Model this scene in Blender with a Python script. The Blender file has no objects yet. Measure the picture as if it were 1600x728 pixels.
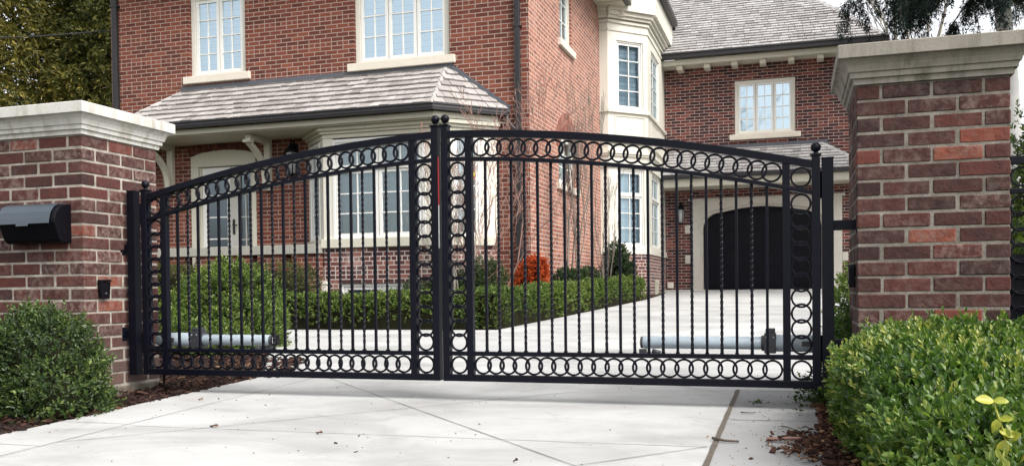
import bpy, math, random
import numpy as np
from mathutils import Vector, Matrix

# ------------------------------------------------------------------ scene, camera, light
S = bpy.context.scene
COL = S.collection
random.seed(11)
RNG = np.random.default_rng(5)
PI = math.pi

def setup_camera():
    yaw, pitch, roll, f = math.radians(17.45), math.radians(-1.0), 0.011, 1400.0
    F0 = Vector((-math.sin(yaw), math.cos(yaw), 0)); R0 = Vector((math.cos(yaw), math.sin(yaw), 0)); U0 = Vector((0, 0, 1))
    F = F0*math.cos(pitch) + U0*math.sin(pitch)
    U1 = U0*math.cos(pitch) - F0*math.sin(pitch)
    c, s = math.cos(roll), math.sin(roll)
    R = c*R0 - s*U1; U = s*R0 + c*U1
    cam = bpy.data.cameras.new('camera'); o = bpy.data.objects.new('camera', cam); COL.objects.link(o)
    cam.sensor_width = 36; cam.lens = f/1600*36
    cam.shift_y = (453 + f*math.tan(-pitch) - 364)/1600
    cam.clip_start = 0.05; cam.clip_end = 1500
    m = Matrix(((R.x, U.x, -F.x, 0), (R.y, U.y, -F.y, 0), (R.z, U.z, -F.z, 0.56), (0, 0, 0, 1)))
    o.matrix_world = m
    S.camera = o
setup_camera()

SUN_EL, SUN_AZ = 48, 118          # azimuth measured clockwise from +Y (north)
world = bpy.data.worlds.new('World'); S.world = world; world.use_nodes = True
nt = world.node_tree; nt.nodes.clear()
sky = nt.nodes.new('ShaderNodeTexSky'); sky.sky_type = 'NISHITA'; sky.sun_disc = False
sky.sun_elevation = math.radians(SUN_EL); sky.sun_rotation = math.radians(SUN_AZ)
sky.air_density = 1.0; sky.dust_density = 4.0; sky.ozone_density = 1.0
hs = nt.nodes.new('ShaderNodeHueSaturation'); hs.inputs['Saturation'].default_value = 0.16
bg = nt.nodes.new('ShaderNodeBackground'); bg.inputs['Strength'].default_value = 0.15
wo = nt.nodes.new('ShaderNodeOutputWorld')
nt.links.new(sky.outputs[0], hs.inputs['Color']); nt.links.new(hs.outputs[0], bg.inputs['Color']); nt.links.new(bg.outputs[0], wo.inputs[0])

sl = bpy.data.lights.new('sun', 'SUN'); sl.energy = 1.2; sl.angle = math.radians(30); sl.color = (1.0, 0.955, 0.90)
so = bpy.data.objects.new('sun', sl); COL.objects.link(so)
d = Vector((math.sin(math.radians(SUN_AZ))*math.cos(math.radians(SUN_EL)), math.cos(math.radians(SUN_AZ))*math.cos(math.radians(SUN_EL)), math.sin(math.radians(SUN_EL))))
so.rotation_euler = d.to_track_quat('Z', 'Y').to_euler(); so.location = d*30

S.view_settings.view_transform = 'Standard'; S.view_settings.look = 'None'
S.view_settings.gamma = 1.0; S.view_settings.exposure = 1.28; S.view_settings.use_curve_mapping = False
S.render.engine = 'CYCLES'

# ------------------------------------------------------------------ materials
def lin(c):
    return tuple((v/12.92 if v <= 0.04045 else ((v+0.055)/1.055)**2.4) for v in c)

class NT:
    """tiny helper to chain nodes"""
    def __init__(s, name):
        s.m = bpy.data.materials.new(name); s.m.use_nodes = True
        s.t = s.m.node_tree; s.t.nodes.clear()
        s.out = s.t.nodes.new('ShaderNodeOutputMaterial')
    def n(s, typ, **kw):
        nd = s.t.nodes.new(typ)
        for k, v in kw.items():
            setattr(nd, k, v)
        return nd
    def l(s, a, b): s.t.links.new(a, b)
    def put(s, inp, v):
        if isinstance(v, bpy.types.NodeSocket): s.l(v, inp)
        else:
            if inp.type == 'RGBA' and not hasattr(v, '__len__'): v = (v, v, v, 1)
            elif inp.type == 'RGBA' and len(v) == 3: v = (*v, 1)
            inp.default_value = v
    def math(s, op, a, b=0.0, c=None, clamp=False):
        nd = s.n('ShaderNodeMath', operation=op, use_clamp=clamp)
        s.put(nd.inputs[0], a); s.put(nd.inputs[1], b)
        if c is not None: s.put(nd.inputs[2], c)
        return nd.outputs[0]
    def mix(s, f, a, b, blend='MIX'):
        nd = s.n('ShaderNodeMix', data_type='RGBA', blend_type=blend)
        s.put(nd.inputs[0], f); s.put(nd.inputs[6], a); s.put(nd.inputs[7], b)
        return nd.outputs[2]
    def mixf(s, f, a, b):
        nd = s.n('ShaderNodeMix', data_type='FLOAT')
        s.put(nd.inputs[0], f); s.put(nd.inputs[2], a); s.put(nd.inputs[3], b)
        return nd.outputs[0]
    def obj(s): return s.n('ShaderNodeTexCoord').outputs['Object']
    def pos(s): return s.n('ShaderNodeNewGeometry').outputs['Position']
    def uv(s): return s.n('ShaderNodeTexCoord').outputs['UV']
    def noise(s, vec, scale, detail=3, rough=0.55, dist=0.0):
        nd = s.n('ShaderNodeTexNoise'); s.l(vec, nd.inputs['Vector'])
        nd.inputs['Scale'].default_value = scale; nd.inputs['Detail'].default_value = detail
        nd.inputs['Roughness'].default_value = rough; nd.inputs['Distortion'].default_value = dist
        return nd.outputs['Fac']
    def mapping(s, vec, sc=(1, 1, 1), loc=(0, 0, 0)):
        nd = s.n('ShaderNodeMapping'); s.l(vec, nd.inputs[0]); nd.inputs['Scale'].default_value = sc; nd.inputs['Location'].default_value = loc
        return nd.outputs[0]
    def ramp(s, fac, stops, interp='LINEAR'):
        nd = s.n('ShaderNodeValToRGB'); s.l(fac, nd.inputs[0]); cr = nd.color_ramp; cr.interpolation = interp
        while len(cr.elements) < len(stops): cr.elements.new(0.5)
        for e, (p, c) in zip(cr.elements, stops):
            e.position = p
            if not hasattr(c, '__len__'): c = (c, c, c)
            e.color = (*c[:3], 1)
        return nd.outputs[0]
    def attr(s, name):
        return s.n('ShaderNodeAttribute', attribute_name=name).outputs['Fac']
    def bump(s, h, strength=0.4, dist=0.01):
        nd = s.n('ShaderNodeBump'); nd.inputs['Strength'].default_value = strength; nd.inputs['Distance'].default_value = dist
        s.l(h, nd.inputs['Height']); return nd.outputs[0]
    def bsdf(s, color, rough=0.6, metal=0.0, spec=0.5, normal=None, **kw):
        b = s.n('ShaderNodeBsdfPrincipled')
        s.put(b.inputs['Base Color'], color); s.put(b.inputs['Roughness'], rough); s.put(b.inputs['Metallic'], metal)
        s.put(b.inputs['Specular IOR Level'], spec)
        if normal is not None: s.l(normal, b.inputs['Normal'])
        for k, v in kw.items(): s.put(b.inputs[k], v)
        return b
    def done(s, sh):
        s.l(sh.outputs[0] if hasattr(sh, 'outputs') else sh, s.out.inputs[0]); return s.m

def simple(name, c, rough=0.5, metal=0.0, spec=0.5, var=0.12, scale=6.0, bump=0.0, bscale=60.0):
    k = NT(name); p = k.pos()
    n = k.noise(p, scale, 4)
    f = k.math('MULTIPLY_ADD', n, 2*var, 1.0-var)
    col = k.mix(1.0, c, k.n('ShaderNodeCombineColor').outputs[0], 'MULTIPLY')
    # brightness variation
    cc = k.t.nodes[-1]
    comb = [x for x in k.t.nodes if x.bl_idname == 'ShaderNodeCombineColor'][-1]
    for i in range(3): k.l(f, comb.inputs[i])
    nr = k.bump(k.noise(p, bscale, 4), bump, 0.003) if bump else None
    return k.done(k.bsdf(col, rough, metal, spec, nr))

def wall_brick(name, stops, mortar, L=0.2055, H=0.0685, m=0.0115, header=6, white=0.0):
    k = NT(name); uv = k.uv()
    sp = k.n('ShaderNodeSeparateXYZ'); k.l(uv, sp.inputs[0])
    jit = k.n('ShaderNodeTexNoise'); k.l(uv, jit.inputs['Vector']); jit.inputs['Scale'].default_value = 22; jit.inputs['Detail'].default_value = 2
    jx = k.n('ShaderNodeSeparateXYZ'); k.l(jit.outputs['Color'], jx.inputs[0])
    u = k.math('ADD', sp.outputs[0], k.math('MULTIPLY', k.math('SUBTRACT', jx.outputs[0], 0.5), 0.006))
    v = k.math('ADD', sp.outputs[1], k.math('MULTIPLY', k.math('SUBTRACT', jx.outputs[1], 0.5), 0.004))
    row = k.math('FLOOR', k.math('DIVIDE', v, H))
    odd = k.math('MODULO', k.math('ADD', row, 600), 2)
    hd = k.math('LESS_THAN', k.math('MODULO', k.math('ADD', row, 600), header), 0.5)
    Lr = k.mixf(hd, L, L/2)
    cu = k.math('ADD', k.math('DIVIDE', u, Lr), k.math('MULTIPLY', odd, 0.5))
    idu = k.math('FLOOR', cu)
    fu = k.math('MULTIPLY', k.math('FRACT', cu), Lr)
    fv = k.math('MULTIPLY', k.math('FRACT', k.math('DIVIDE', v, H)), H)
    du = k.math('MINIMUM', fu, k.math('SUBTRACT', Lr, fu))
    dv = k.math('MINIMUM', fv, k.math('SUBTRACT', H, fv))
    dm = k.math('MINIMUM', du, dv)
    mr = k.n('ShaderNodeMapRange'); mr.interpolation_type = 'SMOOTHSTEP'
    k.l(dm, mr.inputs[0]); mr.inputs[1].default_value = m/2-0.0015; mr.inputs[2].default_value = m/2+0.002
    brick = mr.outputs[0]
    cx = k.n('ShaderNodeCombineXYZ'); k.l(idu, cx.inputs[0]); k.l(row, cx.inputs[1])
    wn = k.n('ShaderNodeTexWhiteNoise', noise_dimensions='2D'); k.l(cx.outputs[0], wn.inputs['Vector'])
    col = k.ramp(wn.outputs['Value'], stops)
    big = k.noise(uv, 0.55, 4)
    col = k.mix(k.math('MULTIPLY', big, 0.55), col, k.mix(1.0, col, (1.45, 1.2, 1.15), 'MULTIPLY'))
    fine = k.noise(uv, 60, 3)
    col = k.mix(0.28, col, k.mix(fine, k.mix(1.0, col, (0.4, 0.4, 0.4), 'MULTIPLY'), k.mix(1.0, col, (1.9, 1.9, 1.9), 'MULTIPLY')))
    if white:
        wf = k.ramp(k.noise(uv, 1.6, 6, 0.7), [(0.56, 0.0), (0.72, white)])
        col = k.mix(wf, col, (0.62, 0.5, 0.46))
    mc = k.mix(k.noise(uv, 3.0, 4), mortar, tuple(c*0.72 for c in mortar))
    c = k.mix(brick, mc, col)
    h = k.math('ADD', brick, k.math('MULTIPLY', fine, 0.5))
    return k.done(k.bsdf(c, 0.9, 0, 0.25, k.bump(h, 0.55, 0.006)))

HB = [(0.0, (0.070, 0.023, 0.017)), (0.25, (0.090, 0.029, 0.020)), (0.5, (0.110, 0.034, 0.0225)), (0.75, (0.130, 0.041, 0.026)), (1.0, (0.158, 0.053, 0.033))]
HS = [(0.0, (0.16, 0.064, 0.044)), (0.3, (0.195, 0.077, 0.052)), (0.6, (0.235, 0.094, 0.063)), (1.0, (0.29, 0.125, 0.086))]  # house brick made lighter and more orange: light on the side wall, as colour
M = {}
M['brick_front'] = wall_brick('house brick', HB, (0.36, 0.275, 0.23), m=0.0125)
M['brick_side_lit'] = wall_brick('house brick side lit', HS, (0.50, 0.42, 0.36), m=0.014, white=0.35)
M['brick_garage'] = wall_brick('garage brick', [(0.0, (0.026, 0.012, 0.014)), (0.3, (0.048, 0.018, 0.019)), (0.6, (0.078, 0.024, 0.022)), (0.85, (0.115, 0.034, 0.028)), (1.0, (0.16, 0.052, 0.038))], (0.37, 0.31, 0.28), L=0.22, H=0.0705, header=60, m=0.013)
M['brick_base'] = wall_brick('bay base brick', [(0.0, (0.040, 0.020, 0.021)), (0.4, (0.078, 0.032, 0.029)), (0.75, (0.13, 0.052, 0.042)), (1.0, (0.20, 0.095, 0.075))], (0.52, 0.46, 0.42), m=0.014, L=0.18, header=3, white=0.4)

def pillar_brick():
    k = NT('reclaimed pillar brick'); p = k.pos()
    t = k.attr('tone')
    base = k.ramp(t, [(0.0, (0.021, 0.011, 0.010)), (0.2, (0.034, 0.014, 0.0125)), (0.42, (0.050, 0.0165, 0.014)), (0.62, (0.066, 0.019, 0.0155)), (0.8, (0.083, 0.022, 0.0165)), (0.92, (0.105, 0.026, 0.018)), (0.965, (0.16, 0.040, 0.024)), (1.0, (0.22, 0.060, 0.032))])
    n1 = k.noise(p, 14, 5, 0.65); n2 = k.noise(p, 46, 4, 0.7); n3 = k.noise(p, 5.0, 3)
    c = k.mix(k.ramp(n1, [(0.35, 0.0), (0.7, 0.55)]), base, (0.022, 0.0135, 0.0145))
    c = k.mix(k.ramp(n2, [(0.45, 0.0), (0.85, 0.4)]), c, (0.10, 0.043, 0.036))
    t2 = k.attr('bloom')
    pat = k.ramp(k.noise(p, 3.2, 3), [(0.42, 0.0), (0.62, 0.18)])
    w = k.math('MULTIPLY', k.ramp(k.noise(p, 26, 6, 0.75), [(0.44, 0.0), (0.64, 1.0)]), k.math('ADD', t2, pat, clamp=True))
    c = k.mix(k.math('MULTIPLY', k.ramp(k.noise(p, 8, 4, 0.6), [(0.5, 0.0), (0.75, 1.0)]), 0.30), c, (0.115, 0.030, 0.019))
    c = k.mix(w, c, (0.20, 0.145, 0.125))
    # damp greyish foot of the pillar
    sz = k.n('ShaderNodeSeparateXYZ'); k.l(p, sz.inputs[0])
    lo = k.n('ShaderNodeMapRange'); k.l(k.math('ADD', sz.outputs[2], k.math('MULTIPLY', n3, 0.25)), lo.inputs[0])
    lo.inputs[1].default_value = 0.50; lo.inputs[2].default_value = 0.25; lo.inputs[3].default_value = 0; lo.inputs[4].default_value = 0.72
    c = k.mix(lo.outputs[0], c, (0.085, 0.063, 0.055))
    h = k.math('ADD', n1, k.math('MULTIPLY', n2, 0.6))
    return k.done(k.bsdf(c, 0.88, 0, 0.3, k.bump(h, 0.9, 0.008)))
M['pbrick'] = pillar_brick()

def mortar(g=1.0):
    k = NT('pillar mortar'); p = k.pos()
    c = k.ramp(k.noise(p, 11, 7, 0.75), [(0.28, (0.085*g, 0.075*g, 0.063*g)), (0.5, (0.185*g, 0.166*g, 0.142*g)), (0.75, (0.30*g, 0.28*g, 0.245*g))])
    return k.done(k.bsdf(c, 0.95, 0, 0.2, k.bump(k.noise(p, 120, 4), 0.7, 0.006)))
M['mortar'] = mortar(0.92); M['mortar_pale'] = mortar(1.45)

def stone(name, base, stain, amount, streak=1.0):
    k = NT(name); p = k.pos()
    n = k.noise(p, 9, 5, 0.6)
    c = k.mix(n, base, tuple(x*0.82 for x in base))
    v = k.mapping(p, (16, 16, 2.2))
    s1 = k.noise(v, 1.0, 5, 0.7)
    f = k.math('MULTIPLY', k.ramp(s1, [(0.46, 0.0), (0.60, 1.0)]), amount)
    f2 = k.math('MULTIPLY', f, k.ramp(k.noise(p, 2.3, 2), [(0.38, 0.25), (0.58, 1.0)]))
    c = k.mix(f2, c, stain)
    sp = k.ramp(k.noise(p, 130, 2), [(0.33, 0.35), (0.42, 0.0)])
    c = k.mix(sp, c, tuple(x*0.45 for x in base))
    return k.done(k.bsdf(c, 0.85, 0, 0.3, k.bump(k.noise(p, 150, 4), 0.35, 0.003)))
M['cap_pale'] = stone('pale cap stone', (0.52, 0.51, 0.475), (0.19, 0.16, 0.10), 0.5)
M['cap_dirty'] = stone('weathered cap stone', (0.255, 0.232, 0.198), (0.075, 0.066, 0.046), 0.85)
M['limestone'] = stone('limestone', (0.52, 0.485, 0.43), (0.33, 0.29, 0.25), 0.3)
M['ledge'] = stone('porch ledge stone', (0.32, 0.31, 0.27), (0.19, 0.17, 0.14), 0.4)
M['footing'] = stone('footing concrete', (0.115, 0.10, 0.08), (0.06, 0.045, 0.03), 0.8)

M['cream'] = simple('cream paint', (0.50, 0.475, 0.39), 0.5, var=0.05, scale=2)
M['cream_white'] = simple('warm white paint', (0.60, 0.575, 0.50), 0.42, var=0.035, scale=2)
M['frame_white'] = simple('white window paint', (0.68, 0.675, 0.64), 0.35, var=0.03)
M['sill'] = simple('cream sill stone', (0.58, 0.53, 0.45), 0.75, var=0.08, scale=7, bump=0.2)
M['gutter'] = simple('dark bronze gutter', (0.020, 0.018, 0.020), 0.42, 0.0, 0.35, var=0.2)
M['flashing'] = simple('lead grey flashing', (0.075, 0.08, 0.095), 0.55, var=0.25, scale=3)
M['iron'] = simple('black powder coated steel', (0.0022, 0.0026, 0.0065), 0.40, 0.0, 0.16, var=0.25, scale=20, bump=0.12, bscale=300)
M['navy'] = simple('navy garage paint', (0.0022, 0.0022, 0.0055), 0.4, 0.0, 0.12, var=0.2)
M['plastic_black'] = simple('black plastic', (0.003, 0.003, 0.005), 0.35, 0.0, 0.2)
M['mail_lid'] = simple('slate mailbox metal', (0.040, 0.053, 0.068), 0.33, 0.0, 0.6, var=0.15, scale=12)
M['mail'] = simple('black mailbox metal', (0.002, 0.002, 0.004), 0.45, 0.0, 0.15)
M['opener'] = simple('pale blue grey enamel', (0.42, 0.49, 0.54), 0.28, var=0.05)
M['bracket_grey'] = simple('dark grey casting', (0.045, 0.045, 0.052), 0.45)
M['red_tape'] = simple('red reflective tape', (0.42, 0.02, 0.02), 0.4)
M['white_tape'] = simple('white reflective tape', (0.5, 0.5, 0.5), 0.4)
M['yellow_sticker'] = simple('yellow sticker', (0.75, 0.62, 0.03), 0.5)
M['red_sticker'] = simple('red sticker', (0.5, 0.05, 0.02), 0.5)
M['lens'] = simple('dark sensor lens', (0.03, 0.03, 0.035), 0.15)
M['lamp_glass'] = simple('frosted lantern glass', (0.35, 0.36, 0.36), 0.2)
M['interior'] = simple('dim room plaster', (0.10, 0.105, 0.11), 0.9)
M['screen'] = simple('grey insect screen', (0.16, 0.16, 0.165), 0.8)
M['door_grey'] = simple('grey door paint', (0.40, 0.385, 0.35), 0.5)
M['vent'] = simple('cream vent plastic', (0.62, 0.58, 0.5), 0.5)

def shake(name, c0, c1, c2):
    k = NT(name); p = k.pos(); t = k.attr('tone')
    c = k.ramp(t, [(0.0, c0), (0.45, c1), (1.0, c2)])
    uv = k.uv(); st = k.noise(k.mapping(uv, (60, 3.0, 1)), 1.0, 4, 0.7)
    c = k.mix(k.math('MULTIPLY', k.ramp(st, [(0.3, 1.0), (0.6, 0.0)]), 0.45), c, tuple(x*0.45 for x in c0))
    c = k.mix(k.math('MULTIPLY', k.noise(p, 1.3, 4), 0.35), c, c2)
    return k.done(k.bsdf(c, 0.85, 0, 0.3, k.bump(st, 0.5, 0.006)))
M['shake'] = shake('weathered cedar shake', (0.17, 0.15, 0.14), (0.30, 0.275, 0.262), (0.42, 0.395, 0.38))
M['shingle'] = shake('weathered roof shingle', (0.17, 0.157, 0.152), (0.30, 0.285, 0.28), (0.42, 0.405, 0.40))

def glass(name, refl, tint):
    k = NT(name)
    tr = k.n('ShaderNodeBsdfTransparent'); tr.inputs[0].default_value = (*tint, 1)
    gl = k.n('ShaderNodeBsdfGlossy'); gl.inputs['Roughness'].default_value = 0.02; gl.inputs[0].default_value = (0.74, 0.90, 1.0, 1)
    w = k.noise(k.pos(), 1.3, 2)
    b = k.bump(w, 0.12, 0.02); k.l(b, gl.inputs['Normal'])
    fr = k.n('ShaderNodeFresnel'); fr.inputs[0].default_value = 1.5
    f = k.math('ADD', fr.outputs[0], refl, clamp=True)
    mx = k.n('ShaderNodeMixShader'); k.l(f, mx.inputs[0]); k.l(tr.outputs[0], mx.inputs[1]); k.l(gl.outputs[0], mx.inputs[2])
    return k.done(mx)
M['glass_up'] = glass('sky reflecting window glass', 0.50, (0.80, 0.88, 0.92))
M['glass'] = glass('window glass', 0.16, (0.80, 0.85, 0.85))
M['glass_bay'] = glass('bay window glass', 0.05, (0.86, 0.92, 0.95))
M['glass_dark'] = glass('dark window glass', 0.12, (0.6, 0.66, 0.68))
M['curtain'] = simple('pale sheer curtain', (0.40, 0.43, 0.42), 0.9, var=0.1)
M['blind'] = simple('sky tinted blind', (0.44, 0.57, 0.68), 0.8, var=0.04)  # pale blue of the reflected sky put into the blind colour
M['blue_blind'] = simple('blue grey blind', (0.50, 0.60, 0.66), 0.8, var=0.12, scale=2.5)

def concrete(name, c0, c1, dirt):
    k = NT(name); p = k.pos()
    n1 = k.noise(p, 0.9, 5, 0.6, 0.4); n2 = k.noise(k.mapping(p, (0.8, 1.5, 1)), 1.3, 5, 0.62, 0.6)
    c = k.mix(k.ramp(n1, [(0.36, 0.0), (0.64, 1.0)]), c0, c1)
    st = k.ramp(k.noise(p, 3.4, 5, 0.7, 1.0), [(0.56, 0.0), (0.70, 0.35)]); c = k.mix(st, c, tuple(x*0.62 for x in c1))
    c = k.mix(k.math('MULTIPLY', k.ramp(n2, [(0.44, 0.0), (0.72, 1.0)]), dirt), c, (0.19, 0.185, 0.175))
    sp = k.noise(p, 55, 3, 0.6)
    c = k.mix(k.math('MULTIPLY', k.ramp(sp, [(0.66, 0.0), (0.72, 1.0)]), 0.25), c, (0.14, 0.125, 0.11))
    g = k.noise(p, 380, 3)
    c = k.mix(k.math('MULTIPLY', k.ramp(g, [(0.35, 1.0), (0.5, 0.0)]), 0.18), c, (0.15, 0.145, 0.14))
    return k.done(k.bsdf(c, 0.86, 0, 0.3, k.bump(k.math('ADD', g, n2), 0.25, 0.003)))
M['concrete'] = concrete('pale concrete', (0.43, 0.43, 0.42), (0.335, 0.333, 0.325), 0.6)
M['concrete_grey'] = concrete('grey exposed concrete', (0.30, 0.30, 0.298), (0.24, 0.24, 0.238), 0.45)
M['joint'] = simple('control joint', (0.10, 0.098, 0.095), 0.95)
M['joint_faint'] = simple('faint joint', (0.32, 0.317, 0.31), 0.95)
M['joint_wide'] = simple('fibre expansion joint', (0.085, 0.07, 0.055), 0.95, var=0.4, scale=30, bump=0.8)

def soil(name, a, b):
    k = NT(name); p = k.pos()
    n = k.noise(p, 30, 6, 0.7)
    c = k.mix(k.ramp(n, [(0.3, 0.0), (0.7, 1.0)]), a, b)
    return k.done(k.bsdf(c, 0.97, 0, 0.15, k.bump(n, 1.0, 0.02)))
M['soil'] = soil('dark soil', (0.020, 0.013, 0.010), (0.055, 0.034, 0.026))
M['lawn'] = soil('rough ground', (0.035, 0.045, 0.018), (0.07, 0.075, 0.03))
def toned(name, stops, rough=0.9, spec=0.2):
    k = NT(name); c = k.ramp(k.attr('tone'), stops)
    return k.done(k.bsdf(c, rough, 0, spec))
M['chips'] = toned('bark chips', [(0, (0.012, 0.007, 0.006)), (0.5, (0.030, 0.014, 0.011)), (0.85, (0.060, 0.027, 0.018)), (1, (0.14, 0.085, 0.05))])
M['red_chips'] = toned('red bark chips', [(0, (0.026, 0.013, 0.010)), (0.5, (0.065, 0.029, 0.020)), (0.85, (0.12, 0.058, 0.036)), (1, (0.30, 0.19, 0.10))])
M['debris'] = toned('dry leaf litter', [(0, (0.03, 0.022, 0.018)), (0.6, (0.14, 0.08, 0.05)), (1, (0.35, 0.20, 0.10))])

def leafmat(name, stops, gloss=0.4, trans=0.25, rough=0.42):
    k = NT(name); t = k.attr('tone')
    c = k.ramp(t, stops)
    b = k.bsdf(c, rough, 0, gloss)
    tl = k.n('ShaderNodeBsdfTranslucent'); k.l(k.mix(1.0, c, (1.3, 1.5, 0.6), 'MULTIPLY'), tl.inputs[0])
    mx = k.n('ShaderNodeMixShader'); mx.inputs[0].default_value = trans
    k.l(b.outputs[0], mx.inputs[1]); k.l(tl.outputs[0], mx.inputs[2])
    return k.done(mx)
M['box_leaf'] = leafmat('boxwood leaf', [(0, (0.015, 0.038, 0.010)), (0.35, (0.038, 0.082, 0.018)), (0.65, (0.076, 0.134, 0.027)), (0.85, (0.138, 0.195, 0.042)), (1, (0.33, 0.34, 0.10))], 0.42, 0.32, 0.42)
M['box_leaf_left'] = leafmat('dark boxwood leaf', [(0, (0.012, 0.026, 0.009)), (0.4, (0.032, 0.060, 0.015)), (0.75, (0.074, 0.115, 0.025)), (1, (0.16, 0.20, 0.05))], 0.5)
M['hedge_leaf'] = leafmat('clipped hedge leaf', [(0, (0.022, 0.042, 0.011)), (0.5, (0.082, 0.126, 0.025)), (0.85, (0.155, 0.205, 0.045)), (1, (0.28, 0.30, 0.08))], 0.35)
M['dark_leaf'] = leafmat('dark shrub leaf', [(0, (0.012, 0.026, 0.013)), (0.6, (0.030, 0.055, 0.022)), (1, (0.07, 0.10, 0.035))], 0.3)
M['yew_leaf'] = leafmat('bronzed yew needles', [(0, (0.022, 0.032, 0.012)), (0.5, (0.060, 0.075, 0.024)), (0.8, (0.11, 0.10, 0.035)), (1, (0.18, 0.12, 0.045))], 0.2)
M['orange_leaf'] = leafmat('orange red foliage', [(0, (0.22, 0.030, 0.010)), (0.5, (0.42, 0.065, 0.018)), (1, (0.62, 0.16, 0.05))], 0.2)
M['cedar_leaf'] = leafmat('olive cedar foliage', [(0, (0.014, 0.020, 0.007)), (0.4, (0.052, 0.056, 0.014)), (0.75, (0.112, 0.098, 0.022)), (1, (0.20, 0.155, 0.038))], 0.15, 0.2, 0.7)
M['hemlock_leaf'] = leafmat('dark hemlock needles', [(0, (0.008, 0.016, 0.016)), (0.6, (0.018, 0.034, 0.030)), (0.92, (0.035, 0.055, 0.038)), (1, (0.09, 0.11, 0.03))], 0.15, 0.12, 0.7)
M['yellow_leaf'] = leafmat('yellow boxwood leaf', [(0, (0.26, 0.28, 0.03)), (1, (0.46, 0.44, 0.07))], 0.4)
M['core'] = simple('dark light blocking core', (0.018, 0.018, 0.010), 1.0, 0.0, 0.05, var=0.4, scale=30)  # dark fill added inside shrubs to block light coming through
M['bark'] = simple('brown bark', (0.085, 0.065, 0.05), 0.95, var=0.4, scale=20, bump=0.6)
M['bark_brown'] = simple('grey brown bark', (0.17, 0.145, 0.12), 0.9, var=0.3, scale=20, bump=0.4)
M['bark_grey'] = simple('grey bark', (0.27, 0.245, 0.21), 0.9, var=0.25, scale=20, bump=0.4)
M['bark_pale'] = simple('pale bark', (0.42, 0.41, 0.40), 0.9, var=0.3, scale=4, bump=0.4)
M['twig_pink'] = simple('reddish twigs', (0.26, 0.15, 0.12), 0.9, var=0.3, scale=8)
M['cable'] = simple('black cable', (0.02, 0.02, 0.02), 0.6)

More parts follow.
